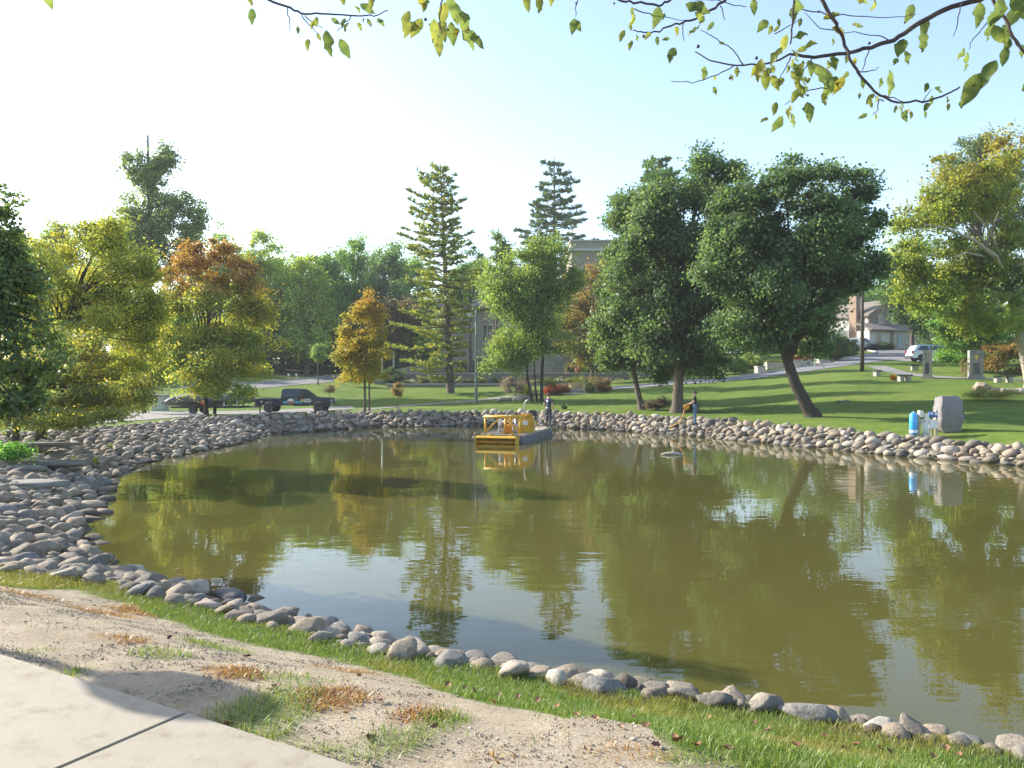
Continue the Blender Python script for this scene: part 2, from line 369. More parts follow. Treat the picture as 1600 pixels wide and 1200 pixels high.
# keep the sheet to the pond: outline pushed a little under the banks
ctr = SH[:, :2]; nxt = np.roll(ctr, -1, 0); prv = np.roll(ctr, 1, 0); tg_ = nxt-prv; nn = np.stack([tg_[:, 1], -tg_[:, 0]], 1); nn /= np.linalg.norm(nn, axis=1)[:, None]
dtest = pond(*(ctr+nn*.3).T)[0]; nn = nn*np.where(dtest > 0, 1, -1)[:, None]
out = ctr+nn*.12
bpy.data.meshes.remove(me); me = bpy.data.meshes.new('pond_water')
bm = bmesh.new(); vsx = [bm.verts.new((x, y, 0)) for x, y in out]; fce = bm.faces.new(vsx); bmesh.ops.triangulate(bm, faces=[fce]); bmesh.ops.recalc_face_normals(bm, faces=bm.faces)
if bm.faces[:][0].normal.z < 0: bmesh.ops.reverse_faces(bm, faces=bm.faces)
bm.to_mesh(me); bm.free()
tag(link('pond_water', me, None, m), kind='structure')
# ---------------------------------------------------------------- stones of the banks
def stone_mat(name, per_object):
    m, nt, b = new_mat(name); N = nt.nodes; L = nt.links
    tc = N.new('ShaderNodeTexCoord')
    if per_object:
        oi = N.new('ShaderNodeObjectInfo'); src = oi.outputs['Random']
    else:
        a = N.new('ShaderNodeAttribute'); a.attribute_name = 'pick'; src = a.outputs['Fac']
    r = ramp(N, [(0, (.17, .15, .13)), (.12, (.30, .265, .22)), (.25, (.42, .365, .29)), (.36, (.25, .235, .215)), (.48, (.47, .40, .31)), (.58, (.28, .285, .285)), (.68, (.44, .35, .27)), (.78, (.62, .58, .52)), (.88, (.36, .31, .25)), (1, (.19, .19, .19))])
    L.new(src, r.inputs[0])
    nzz = N.new('ShaderNodeTexNoise'); nzz.inputs['Scale'].default_value = 5 if per_object else 7; nzz.inputs['Detail'].default_value = 8; nzz.inputs['Roughness'].default_value = .7
    L.new(tc.outputs['Object'], nzz.inputs[0])
    sp = ramp(N, [(.3, (.40, .375, .335)), (.5, (.74, .70, .64)), (.72, (.98, .92, .84))]); L.new(nzz.outputs[0], sp.inputs[0])
    mx = N.new('ShaderNodeMix'); mx.data_type = 'RGBA'; mx.blend_type = 'MULTIPLY'; mx.inputs[0].default_value = 1
    L.new(r.outputs[0], mx.inputs[6]); L.new(sp.outputs[0], mx.inputs[7]); L.new(mx.outputs[2], b.inputs['Base Color'])
    ge = N.new('ShaderNodeNewGeometry'); sx = N.new('ShaderNodeSeparateXYZ'); L.new(ge.outputs['Position'], sx.inputs[0])
    wet = N.new('ShaderNodeMapRange'); wet.inputs[1].default_value = .03; wet.inputs[2].default_value = .12; wet.inputs[3].default_value = .42; wet.inputs[4].default_value = 1; L.new(sx.outputs[2], wet.inputs[0])
    mw = N.new('ShaderNodeMix'); mw.data_type = 'RGBA'; mw.blend_type = 'MULTIPLY'; mw.inputs[0].default_value = 1; L.new(mx.outputs[2], mw.inputs[6]); L.new(wet.outputs[0], mw.inputs[7]); L.new(mw.outputs[2], b.inputs['Base Color'])
    bp = N.new('ShaderNodeBump'); bp.inputs['Strength'].default_value = .8; bp.inputs['Distance'].default_value = .03
    L.new(nzz.outputs[0], bp.inputs['Height']); L.new(bp.outputs[0], b.inputs['Normal'])
    b.inputs['Roughness'].default_value = .85; b.inputs['Specular IOR Level'].default_value = .2
    return m
M['stone'] = stone_mat('fieldstone', True); M['stones'] = stone_mat('fieldstone far', False)
def ico(sub):
    bm = bmesh.new(); bmesh.ops.create_icosphere(bm, subdivisions=sub, radius=1)
    V = np.array([v.co[:] for v in bm.verts]); Fc = np.array([[v.index for v in f.verts] for f in bm.faces]); bm.free(); return V, Fc
def rock_shape(sub, seed, facets=8, flat=.54):
    """a worn boulder: ball cut by a few soft planes"""
    g = np.random.default_rng(seed); V, Fc = ico(sub); V = V.copy()
    V = V*(1+.10*np.sin(V@g.normal(size=3)*2.3+g.random()*6)[:, None]+.07*np.sin(V@g.normal(size=3)*4+g.random()*6)[:, None])
    for _ in range(facets):
        n = g.normal(size=3); n /= np.linalg.norm(n); d = V@n; lim = g.uniform(.52, .88)
        ov = np.maximum(d-lim, 0); V -= n*(ov*.88)[:, None]
    V[:, 0] *= g.uniform(.95, 1.35); V[:, 1] *= g.uniform(.75, 1.0); V[:, 2] *= flat*g.uniform(.8, 1.25)
    return V, Fc
ROCK3 = [rock_shape(3, 100+k) for k in range(10)]           # near ones
ROCK2 = [rock_shape(2, 200+k) for k in range(16)]
ROCK1 = [rock_shape(1, 300+k, 5) for k in range(12)]
rock_me = {}
for key, arr in ((3, ROCK3), (2, ROCK2)):
    rock_me[key] = []
    for k, (V, Fc) in enumerate(arr):
        q = np_mesh('stone', V, Fc); q.materials.append(M['stone']); q.polygons.foreach_set('use_smooth', np.ones(len(q.polygons), bool)); rock_me[key].append(q)
def scatter_band(test, x0, x1, y0, y1, size_fn, gap=.78):
    """stones of mixed size thrown into a region until it is full"""
    cell = .25; occ = {}; out = []
    n = int((x1-x0)*(y1-y0)*130)
    X = rng.uniform(x0, x1, n); Y = rng.uniform(y0, y1, n); z, d, w, B = height(X, Y, True)
    ok = test(X, Y, d, w); X, Y, z, d, w = (a[ok] for a in (X, Y, z, d, w))
    sz = size_fn(X, Y, d, w); o = np.argsort(-sz*rng.uniform(.6, 1, len(sz)))
    for i in o:
        r_ = sz[i]; kx, ky = int(X[i]/cell), int(Y[i]/cell); q = int(1.0/cell)+1; good = True
        for a in range(kx-q, kx+q+1):
            for c in range(ky-q, ky+q+1):
                for (px_, py_, pr_) in occ.get((a, c), ()):
                    if (px_-X[i])**2+(py_-Y[i])**2 < (gap*(pr_+r_))**2: good = False; break
                if not good: break
            if not good: break
        if good:
            occ.setdefault((kx, ky), []).append((X[i], Y[i], r_)); out.append((X[i], Y[i], z[i], r_, d[i]))
    return out
def in_view(x, y, m=40): return y > 2.5 and -m < 800+F*x/y < 1600+m
def stone_bank(name, label, stones, n_parts, near_mesh=2):
    root = empty(name, (0, 0, 0), 0, label, 'stone bank', 'stone banks around the pond')
    st = sorted(stones, key=lambda s: -(s[3]/max(s[1], 1)) if in_view(s[0], s[1], 0) else 1)
    VV = []; FF = []; PP = []; off = 0
    for k, (x, y, z, r_, d) in enumerate(st):
        rz = rng.uniform(0, 6.28); tx, ty = rng.normal(0, .22, 2)
        mt = Matrix.Translation((x, y, z+r_*.14)) @ Matrix.Rotation(rz, 4, 'Z') @ Matrix.Rotation(tx, 4, 'X') @ Matrix.Rotation(ty, 4, 'Y') @ Matrix.Diagonal((r_, r_, r_*rng.uniform(.85, 1.15), 1))
        if k < n_parts:
            ms = rock_me[3 if r_*F/y > 26 else 2]; o = bpy.data.objects.new('stone', ms[rng.integers(len(ms))]); COL.objects.link(o); o.parent = root; o.matrix_local = mt
        else:
            V, Fc = ROCK1[rng.integers(len(ROCK1))]; A = np.array(mt)
            VV.append(V@A[:3, :3].T+A[:3, 3]); FF.append(Fc+off); off += len(V); PP.append(np.full(len(V), rng.random()))
    if VV:
        q = np_mesh('smaller_stones', np.concatenate(VV), np.concatenate(FF)); a = q.attributes.new('pick', 'FLOAT', 'POINT'); a.data.foreach_set('value', np.concatenate(PP).astype(np.float32))
        o = link('smaller_stones', q, root, M['stones'], True); tag(o, kind='stuff')
    return root
allv = lambda X, Y: (np.abs(X/np.maximum(Y, .1)) < .72)
left_st = scatter_band(lambda X, Y, d, w: (d > -.35) & (d < w) & (X < -2.5) & (Y > 8.9+.0*X) & allv(X, Y), -19, -2, 8.5, 43, lambda X, Y, d, w: np.clip(.105*np.exp(rng.normal(0, .42, len(X))), .06, .25), .70)
far_st = scatter_band(lambda X, Y, d, w: (d > -.3) & (d < w) & (Y >= 20) & ((X > -14) & ((Y > 43) | (X > 0))) & allv(X, Y), -16, 24, 20, 53, lambda X, Y, d, w: np.clip(.14*np.exp(rng.normal(0, .42, len(X))), .08, .31), .70)
near_st = scatter_band(lambda X, Y, d, w: (d > -.55) & (d < np.minimum(w, 3.2)) & (Y < 8.9+.8*(X < -4)) & (Y > 3) & (X > -7.5) & allv(X, Y), -8, 6.5, 3, 9.8, lambda X, Y, d, w: np.clip(.088*np.exp(rng.normal(0, .42, len(X))), .045, .175), .66)
left_st = [s for s in left_st if not (s[1] < 9.8 and s[0] > -7.5)]
stone_bank('stone_bank', 'wide slope of grey fieldstones along the left shore below the leaning yellow trees', left_st, 300)
stone_bank('stone_bank', 'rim of fieldstones along the far shore behind the yellow dredge', far_st, 300)
stone_bank('stone_bank', 'row of large pale boulders edging the near grass strip', near_st, 300)
# ---------------------------------------------------------------- concrete path in slabs
m, nt, b = new_mat('pale concrete'); N = nt.nodes; L = nt.links; tc = N.new('ShaderNodeTexCoord')
n1 = nz(.9, 8, None, .7); n2 = nz(120, 3); n3 = nz(7, 5)
r1 = ramp(N, [(.3, (.285, .245, .18)), (.7, (.345, .30, .23))]); L.new(n1.outputs[0], r1.inputs[0])
r2 = ramp(N, [(.35, (.86, .86, .86)), (.65, (1.06, 1.06, 1.06))]); L.new(n2.outputs[0], r2.inputs[0])
r3 = ramp(N, [(.26, (.66, .58, .48)), (.36, (.88, .85, .80)), (.5, (1, 1, 1))]); L.new(n3.outputs[0], r3.inputs[0])
cc = mixc(1., mixc(1., r1.outputs[0], r2.outputs[0], 'MULTIPLY'), r3.outputs[0], 'MULTIPLY'); L.new(cc, b.inputs['Base Color'])
bp = N.new('ShaderNodeBump'); bp.inputs['Strength'].default_value = .25; bp.inputs['Distance'].default_value = .004; L.new(n2.outputs[0], bp.inputs['Height']); L.new(bp.outputs[0], b.inputs['Normal'])
b.inputs['Roughness'].default_value = .85
M['concrete'] = m
path = empty('footpath', (0, 0, 0)); tag(path, kind='structure')
g0 = P(275, 1122, 1.15); s0 = (g0.x-e0.x)*pd_.x+(g0.y-e0.y)*pd_.y
slabL, slabW = 1.83, 2.3
for k in range(-6, 5):
    a, c = s0+k*slabL+.004, s0+(k+1)*slabL-.004
    q = [(e0.x+pd_.x*s+pn.x*t, e0.y+pd_.y*s+pn.y*t) for s, t in ((a, 0), (c, 0), (c, slabW), (a, slabW))]
    MB().prism(q, 1.02, 1.152+.002*(k % 2), 'z').build('slab', M['concrete'], path, .008, 2)

# ---------------------------------------------------------------- near grass: single blades
def blades(X, Y, Z, hgt, wid, tint, lean=.5):
    n = len(X); az = rng.uniform(0, 2*np.pi, n); ln = rng.normal(0, lean, n)[:, None]*hgt[:, None]
    dx = np.stack([np.cos(az), np.sin(az), 0*az], 1); sd = np.stack([-np.sin(az), np.cos(az), 0*az], 1)*wid[:, None]/2
    p0 = np.stack([X, Y, Z], 1); up = np.array([0, 0, 1.])
    p1 = p0+up*hgt[:, None]*.55+dx*ln*.35; p2 = p0+up*hgt[:, None]*(1-.12*np.abs(ln/hgt[:, None]))+dx*ln
    V = np.stack([p0-sd, p0+sd, p1+sd*.8, p1-sd*.8, p2], 1).reshape(-1, 3)
    o = np.arange(n)[:, None]*5
    Fc = np.concatenate([o+[0, 1, 2], o+[0, 2, 3], o+[3, 2, 4]], 1).reshape(-1, 3)
    return V, Fc, np.repeat(tint, 5, 0)
def grass_field(n, x0, x1, y0, y1, dens):
    X = rng.uniform(x0, x1, n); Y = rng.uniform(y0, y1, n)
    keep = (np.abs(X/Y) < .70); X, Y = X[keep], Y[keep]
    z, d, w, B = height(X, Y, True); return X, Y, z, d, w
def tint_mix(n, cols, var=.22):
    c = np.array(cols)[rng.integers(len(cols), size=n)]; return c*rng.uniform(1-var, 1+var, (n, 1))
M['grass'] = leaf_mat('grass blade', .35, .45, .35)
X, Y, z, d, w = grass_field(620000, -7, 7, 2.6, 10.5, 1)
sm = strip_mask(X, Y); yel = fbm(X*1.1+9, Y*1.1, 3)
inside = (sm > 0) & (d > w-.28+.15*(fbm(X*5, Y*5)-.5)) & (path_d(X, Y) < -.02)
keep = inside & (rng.random(len(X)) < np.clip(.45+1.0*(fbm(X*2.5, Y*2.5)), .3, 1)*np.clip(.3+1.2*sm/.5, .3, 1))
Xa, Ya, za, ya = X[keep], Y[keep], z[keep], yel[keep]
t = tint_mix(len(Xa), [(.13, .22, .04), (.165, .25, .05), (.10, .185, .035), (.21, .27, .07), (.24, .27, .10)])
yl = (sstep(.5, .72, ya)+.75*sstep(-3.2, -5, Xa))[:, None]; t = t*(1-np.clip(yl, 0, .8))+np.array([.30, .27, .075])*np.clip(yl, 0, .8)*rng.uniform(.7, 1.15, (len(Xa), 1))
pa = blades(Xa, Ya, za-.005, rng.uniform(.025, .065, len(Xa)), rng.uniform(.003, .0055, len(Xa)), t)
tgx, tdx = tufts(X, Y); bareq = (sm <= 0.05) & (path_d(X, Y) < .01+.03*(rng.random(len(X)) < .1)) & (d > w)
kg = bareq & (rng.random(len(X)) < tgx*.95); kd = bareq & (rng.random(len(X)) < tdx*.95)
sc = bareq & (rng.random(len(X)) < .004); kg = kg | sc
t = tint_mix(kg.sum(), [(.14, .24, .045), (.18, .27, .055), (.22, .28, .07), (.28, .27, .10)])
pb = blades(X[kg], Y[kg], z[kg]-.01, rng.uniform(.02, .06, kg.sum()), rng.uniform(.0035, .006, kg.sum()), t, .7)
t = tint_mix(kd.sum(), [(.33, .17, .06), (.40, .23, .09), (.28, .135, .045), (.42, .29, .13)])
pc = blades(X[kd], Y[kd], z[kd]-.008, rng.uniform(.012, .045, kd.sum()), rng.uniform(.005, .010, kd.sum()), t, 1.3)
V = []; Fc = []; Tn = []; off = 0
for v, f, q in (pa, pb, pc): V.append(v); Fc.append(f+off); Tn.append(q); off += len(v)
o = link('grass', np_mesh('grass', np.concatenate(V), np.concatenate(Fc), np.concatenate(Tn)), None, M['grass'])
tag(o, 'short green grass with dry brown patches along the near bank', 'grass', kind='stuff')
# grit and crumbs of soil on the bare ground
nC = 90000; X = rng.uniform(-6, 4, nC); Y = rng.uniform(2.6, 8.8, nC); kk = (np.abs(X/Y) < .7) & (strip_mask(X, Y) < 0) & (path_d(X, Y) < -.01); X, Y = X[kk], Y[kk]
dn = fbm(X*1.6+3, Y*1.6, 3); kk = rng.random(len(X)) < sstep(.3, .65, dn); X, Y = X[kk], Y[kk]; z = height(X, Y)
oct_ = np.array([(1, 0, 0), (-1, 0, 0), (0, 1, 0), (0, -1, 0), (0, 0, .8), (0, 0, -.8)]); of = np.array([(0, 2, 4), (2, 1, 4), (1, 3, 4), (3, 0, 4), (2, 0, 5), (1, 2, 5), (3, 1, 5), (0, 3, 5)])
s = rng.uniform(.0025, .0075, len(X))*(1+1.0*(rng.random(len(X)) < .03)); a = rng.uniform(0, 6.28, len(X)); ca, sa = np.cos(a), np.sin(a)
V = oct_[None]*rng.uniform(.6, 1.5, (len(X), 6, 1))*s[:, None, None]; V = np.stack([V[..., 0]*ca[:, None]-V[..., 1]*sa[:, None], V[..., 0]*sa[:, None]+V[..., 1]*ca[:, None], V[..., 2]], -1)+np.stack([X, Y, z+.002], 1)[:, None]
Fc = (of[None]+np.arange(len(X))[:, None, None]*6).reshape(-1, 3)
tn = np.repeat(tint_mix(len(X), [(.38, .32, .24), (.28, .23, .17), (.46, .40, .32), (.20, .16, .115)]), 6, 0)
M['crumb'] = leaf_mat('soil crumbs', 0, .9, .1)
tag(link('gravel', np_mesh('gravel', V.reshape(-1, 3), Fc, tn), None, M['crumb']), 'loose grit and crumbs scattered on bare soil beside the path', 'gravel', kind='stuff')
# fallen leaves
def dead_leaf(seed):
    g = np.random.default_rng(seed); n = 7; V = []; 
    for i in range(n):
        t = i/(n-1); wd = math.sin(math.pi*t**.8)*.42+.01; cu = g.uniform(.3, .9)*(t-.5)**2
        for s_ in (-1, 0, 1): V.append((t-.5, s_*wd*(1+.15*g.normal()), cu+abs(s_)*wd*g.uniform(.2, .9)+.04*g.random()))
    Fc = [(i*3+j, i*3+j+1, i*3+j+4, i*3+j+3) for i in range(n-1) for j in range(2)]
    me = bpy.data.meshes.new('fallen_leaf'); me.from_pydata(V, [], Fc); me.polygons.foreach_set('use_smooth', [True]*len(Fc)); me.materials.append(M['dead'][seed % 3]); return me
M['dead'] = [plain('dry leaf %d' % k, c, .7, noise=.35, scale=4) for k, c in enumerate([(.20, .085, .04), (.27, .14, .065), (.14, .06, .035)])]
dl = [dead_leaf(k) for k in range(9)]
spots = [(355,1138),(420,1083),(430,1078),(577,1160),(620,1025),(612,1022),(650,1118),(700,1080),(740,1090),(680,1140),(770,1102),(780,1095),(885,1080),(887,1073),(990,1132),(870,1115),(930,1128),(1025,1170),(1060,1172),(1055,1165),(1245,1178),(1320,1180),(1375,1180),(1390,1186),(945,1092),(1110,1130),(1180,1140),(360,1148),(300,1145),(265,1000),(130,910),(985,1110),(1140,1185),(1460,1192),(1480,1180),(1290,1160),(840,1105),(900,1122),(810,1098),(595,1100),(540,1120),(480,1100),(725,1085),(560,1060),(385,1030),(690,1120),(1500,1190),(1010,1140),(1090,1180),(970,1142),(1200,1152),(1340,1175)]
for k, (a, c) in enumerate(spots):
    g = ghit(a, c); o = bpy.data.objects.new('fallen_leaf', dl[k % 9]); COL.objects.link(o); s_ = rng.uniform(.03, .06)
    o.location = (g.x, g.y, g.z+.012+(.025 if strip_mask(np.array([g.x]), np.array([g.y]))[0] > 0 else 0)); o.rotation_euler = (rng.normal(0, .4), rng.normal(0, .4), rng.uniform(0, 6.28)); o.scale = (s_, s_, s_)
    tag(o, 'curled dry brown leaf lying on the near bank', 'leaf', 'fallen leaves on the near bank')
# ---------------------------------------------------------------- trees
M['leaf'] = leaf_mat('leaf'); M['needle'] = leaf_mat('needle', .25, .5, .25)
M['bark'] = bark_mat('grey brown bark', (.07, .055, .045), (.17, .14, .115)); M['darkbark'] = bark_mat('dark bark', (.035, .028, .024), (.085, .07, .058)); M['palebark'] = bark_mat('pale bark', (.26, .225, .175), (.42, .375, .30))
def unit(a): return a/np.maximum(np.linalg.norm(a, axis=-1, keepdims=True), 1e-9)
def leaf_quads(C, bias, size, asp, tint, droop=0.):
    n = len(C); nv = unit(rng.normal(size=(n, 3))+bias); t = unit(np.cross(nv, rng.normal(size=(n, 3)))); t[:, 2] -= droop; t = unit(t); s = unit(np.cross(nv, t))
    L_ = (size*rng.uniform(.65, 1.3, n))[:, None]; W_ = L_*asp; nv2 = np.cross(t, s)
    V = np.stack([C-t*L_*.5, C+s*W_*.5+nv2*W_*.12, C+t*L_*.5, C-s*W_*.5+nv2*W_*.12], 1).reshape(-1, 3)
    Fc = np.arange(n*4).reshape(n, 4); return V, Fc, np.repeat(tint, 4, 0)
def tree(name, label, base, trunk, lobes, cols, n_clump, n_leaf, leaf, cr=.6, r0=.2, bark='bark', cat='tree', group='trees around the pond', top=None, asp=.7, shell=.45, flat=.65, up=.6, limbs=34, extra_trunks=(), droop=0., mat='leaf', cvar=.22, lvar=.25, low=None, grow=1.12, gain=1.9):
    """base on the ground; trunk and lobes in world metres; cols list of leaf colours; top=(colour list, z0, z1) takes over with height"""
    root = empty(name, base, 0, label, cat, group); b0 = np.array(base)
    LB = np.array([l[:6] for l in lobes]); LB[:, 3:6] *= grow; n_leaf = int(n_leaf*1.25); wt = np.array([l[3]*l[4]+l[4]*l[5]+l[3]*l[5] for l in lobes]); wt = wt/wt.sum()
    # boughs: every lobe is broken into smaller masses with gaps between them
    SC = []; SR = []; SW = []
    for i in range(len(LB)):
        m_ = 11; dv = unit(rng.normal(size=(m_, 3))); dv[:, 2] = np.where(dv[:, 2] < -.35, dv[:, 2]*.7, dv[:, 2])
        SC.append(LB[i, :3]+dv*LB[i, 3:6]*rng.uniform(.55, .80, (m_, 1))); SR.append(LB[i, 3:6]*rng.uniform(.24, .44, (m_, 1))); SW.append(np.full(m_, wt[i]/m_)*rng.uniform(.5, 1.5, m_))
    SC = np.concatenate(SC); SR = np.concatenate(SR); SW = np.concatenate(SW); SW /= SW.sum(); stint = rng.uniform(.8, 1.2, len(SC))
    li = rng.choice(len(SC), n_clump, p=SW); dirs = unit(rng.normal(size=(n_clump, 3))+np.array([0, 0, .25])); rr = .55+.45*rng.random(n_clump)
    spr = rng.random(n_clump) < .07; rr[spr] *= 1.3
    C = SC[li]+dirs*SR[li]*rr[:, None]
    C[:, 2] = np.maximum(C[:, 2], b0[2]+.3)
    crs = cr*.85*rng.uniform(.55, 1.35, n_clump)*np.where(spr, .6, 1)
    per = rng.integers(int(n_leaf*.5), int(n_leaf*1.5)+1, n_clump); ci = np.repeat(np.arange(n_clump), per); n = len(ci)
    off = rng.normal(size=(n, 3))*.55; off[:, 2] *= flat; pos = C[ci]+off*crs[ci][:, None]
    ctr = (LB[:, :3]*wt[:, None]).sum(0)
    cc_ = np.array(cols)[rng.integers(len(cols), size=n_clump)]*rng.uniform(1-cvar, 1+cvar, (n_clump, 1))*stint[li][:, None]
    tn = cc_[ci]*rng.uniform(1-lvar, 1+lvar, (n, 1)); sw = rng.random(n) < .3; tn[sw] = np.array(cols)[rng.integers(len(cols), size=sw.sum())]
    for lay, sign in ((top, 1), (low, -1)):
        if lay:
            tc_, z0, z1 = lay; f = sstep(z0, z1, pos[:, 2]+rng.normal(0, abs(z1-z0)*.22, n_clump)[ci])[:, None]
            tt = np.array(tc_)[rng.integers(len(tc_), size=n_clump)][ci]*rng.uniform(.75, 1.25, (n, 1)); tn = tn*(1-f)+tt*f
    tn = tn*gain
    bias = unit(pos-ctr)*.55+np.array([0, 0, up])
    V, Fc, T_ = leaf_quads(pos, bias, leaf, asp, tn, droop)
    link('crown', np_mesh('crown', V-b0, Fc, T_), root, M[mat])
    tb = MB(); tk = [Vector(p) for p in trunk]
    def seg(path, ra, rb, n_=8):
        p = []; k = len(path)
        for i in range(k-1):
            for j in range(3): p.append(path[i].lerp(path[i+1], j/3))
        p.append(path[-1]); m_ = len(p)
        tb.tube([q-Vector(base) for q in p], [ra+(rb-ra)*(i/(m_-1)) for i in range(m_)], n_, False)
    tk0 = [Vector(base)-Vector((0, 0, .25))]+tk[1:] if len(tk) > 1 else tk
    f_ = Vector(base)+(tk[1]-Vector(base)).normalized()*.35
    tb.tube([Vector((0, 0, -.25)), Vector((0, 0, .05)), f_-Vector(base)], [r0*1.55, r0*1.3, r0*1.02], 10, False)
    seg([Vector(base)]+tk[1:], r0, r0*.25)
    for et in extra_trunks:
        q = [Vector(p) for p in et]; tb.tube([Vector((q[0].x, q[0].y, q[0].z-.3))-Vector(base), q[0]-Vector(base)], [r0*.9, r0*.8], 8, False); seg(q, r0*.8, r0*.2)
    order = rng.permutation(n_clump)[:limbs]
    for k in order:
        c = Vector(C[k]); f = rng.uniform(.35, .95); q = (len(tk)-1)*f; i = min(int(q), len(tk)-2); st = tk[i].lerp(tk[i+1], q-i)
        if st.z > c.z: st = tk[max(i-1, 0)].lerp(tk[max(i, 1)], .6)
        md = st.lerp(c, .55)+Vector((0, 0, (c-st).length*.10)); ra = r0*.32*rng.uniform(.6, 1.1)
        tb.tube([p-Vector(base) for p in (st, st.lerp(md, .5)+Vector((0, 0, .05)), md, c)], [ra, ra*.75, ra*.5, .012], 5, False)
    tb.build('trunk', M[bark], root, 0, 2, True)
    return root
def lob(D, px, py, rx, ry, dD=0., rd=None):
    """a lobe of a crown seen at this pixel, D metres off"""
    d = D+dD; return (PD(px, d), d, PZ(py, d), rx*d/F, (rd if rd else rx*d/F*.9), ry*d/F)
def px3(D, px, py, dD=0.): return (PD(px, D+dD), D+dD, PZ(py, D+dD))
GREEN = [(.045, .095, .028), (.055, .115, .032), (.065, .125, .03), (.04, .08, .03)]
def tk(D, pts, dD=0.): return [px3(D, a, c, dD) for a, c in pts]

# two big maples on the lawn, right of the middle
MAPLE = [(.040, .072, .032), (.047, .084, .035), (.058, .096, .040), (.034, .060, .031), (.085, .110, .055)]
g = at(1270, 38.8); D = 38.8
tree('maple_tree', 'large dark green maple leaning left on a bare slanting trunk', g, [g]+tk(D, [(1243,600),(1225,548),(1212,470),(1240,380)]),
     [lob(D,1250,350,105,100),(*lob(D,1160,420,62,95),),lob(D,1335,410,48,70),lob(D,1245,455,105,62),lob(D,1275,500,52,42),lob(D,1170,500,55,50),lob(D,1165,310,42,45),lob(D,1255,400,62,70),lob(D,1200,420,50,60),lob(D,1290,380,45,55),lob(D,1150,350,45,50),lob(D,1140,430,45,60),lob(D,1225,300,60,52),lob(D,1345,350,35,60),lob(D,1300,300,55,45),lob(D,1200,530,50,30),lob(D,1275,535,35,22)],
     MAPLE, 1080, 88, .17, .62, .34, 'darkbark', limbs=60, gain=2.35)
g = at(1058, 46.5); D = 46.5
tree('maple_tree', 'broad dark green maple on a thick upright trunk behind the man in jeans', g, [g]+tk(D, [(1060,600),(1062,540),(1065,440),(1085,330)]),
     [lob(D,1045,430,85,95),lob(D,1095,300,42,55),lob(D,1100,400,62,110),lob(D,1085,520,72,60),lob(D,1035,340,45,60),lob(D,1110,265,32,30),lob(D,1055,565,60,32),lob(D,1110,570,45,30),lob(D,1120,480,55,60),lob(D,1020,380,60,60),lob(D,1010,500,55,60),lob(D,1135,370,45,70),lob(D,1135,300,36,40),lob(D,1150,440,45,60)],
     MAPLE, 980, 80, .19, .72, .36, 'bark', limbs=50, gain=2.35)
g = at(1003, 50); D = 50
tree('maple_tree', 'green maple with a thin leaning trunk left of the thick upright one', g, [g]+tk(D, [(994,600),(986,560),(985,470),(990,360)]),
     [lob(D,990,440,55,85),lob(D,965,500,42,60),lob(D,1000,545,55,35),lob(D,985,340,30,38),lob(D,950,555,28,28),lob(D,1010,390,45,65),lob(D,1025,575,35,25)],
     [(.050,.088,.034),(.062,.10,.038),(.042,.078,.032),(.085,.115,.048)], 560, 80, .19, .68, .20, 'bark', limbs=40, gain=2.2)
# birch-like clump
g = at(846, 60); D = 60; g2 = at(832, 60); g3 = at(839, 60.4)
tree('locust_tree', 'pale green multi stemmed tree with thin dark trunks behind the yellow dredge', g, [g]+tk(D, [(847,580),(850,540),(845,460),(840,410)]),
     [lob(D,830,470,68,75),lob(D,800,520,48,75),lob(D,865,440,40,60),lob(D,850,400,36,22),lob(D,785,450,36,50),lob(D,790,560,38,30),lob(D,855,530,40,45),lob(D,838,395,24,20)],
     [(.12,.175,.045),(.145,.195,.05),(.105,.155,.045),(.17,.20,.05),(.09,.14,.043)], 640, 80, .17, .8, .14, 'darkbark', limbs=45, extra_trunks=[[g2]+tk(D, [(824,590),(822,540),(812,470)]), [g3]+tk(60.4, [(836,600),(834,540)])])
# brownish tree behind
g = at(925, 80); D = 80
tree('autumn_tree', 'bronze and olive tree beside the dark maples below the stone tower', g, [g]+tk(D, [(925,560),(925,500),(928,440)]),
     [lob(D,925,470,45,65),lob(D,895,510,32,45),lob(D,950,430,32,40),lob(D,905,555,34,22),lob(D,940,540,36,40)],
     [(.15,.115,.035),(.12,.125,.035),(.18,.12,.035),(.10,.115,.04),(.14,.08,.03)], 240, 80, .24, .95, .22, 'bark', limbs=30)
# golden young maple with two stems
g = at(570, 50.5); D = 50.5; g2 = at(577, 50.5)
GOLD = [(.25,.195,.025),(.22,.19,.03),(.27,.19,.025),(.18,.17,.035),(.15,.15,.035)]
tree('golden_maple', 'young golden yellow maple with twin stems on the far bank', g, [g]+tk(D, [(570,600),(571,560),(571,490)]),
     [lob(D,568,560,42,35),lob(D,567,510,30,42),lob(D,571,475,14,25),lob(D,588,525,18,50),lob(D,548,540,18,40),lob(D,535,560,14,12),lob(D,556,590,28,14),lob(D,590,585,22,22)],
     GOLD, 300, 70, .13, .42, .09, 'bark', top=([(.24,.15,.03),(.22,.145,.03)], 6., 8.5), limbs=40, extra_trunks=[[g2]+tk(D, [(577,590),(579,540)])])
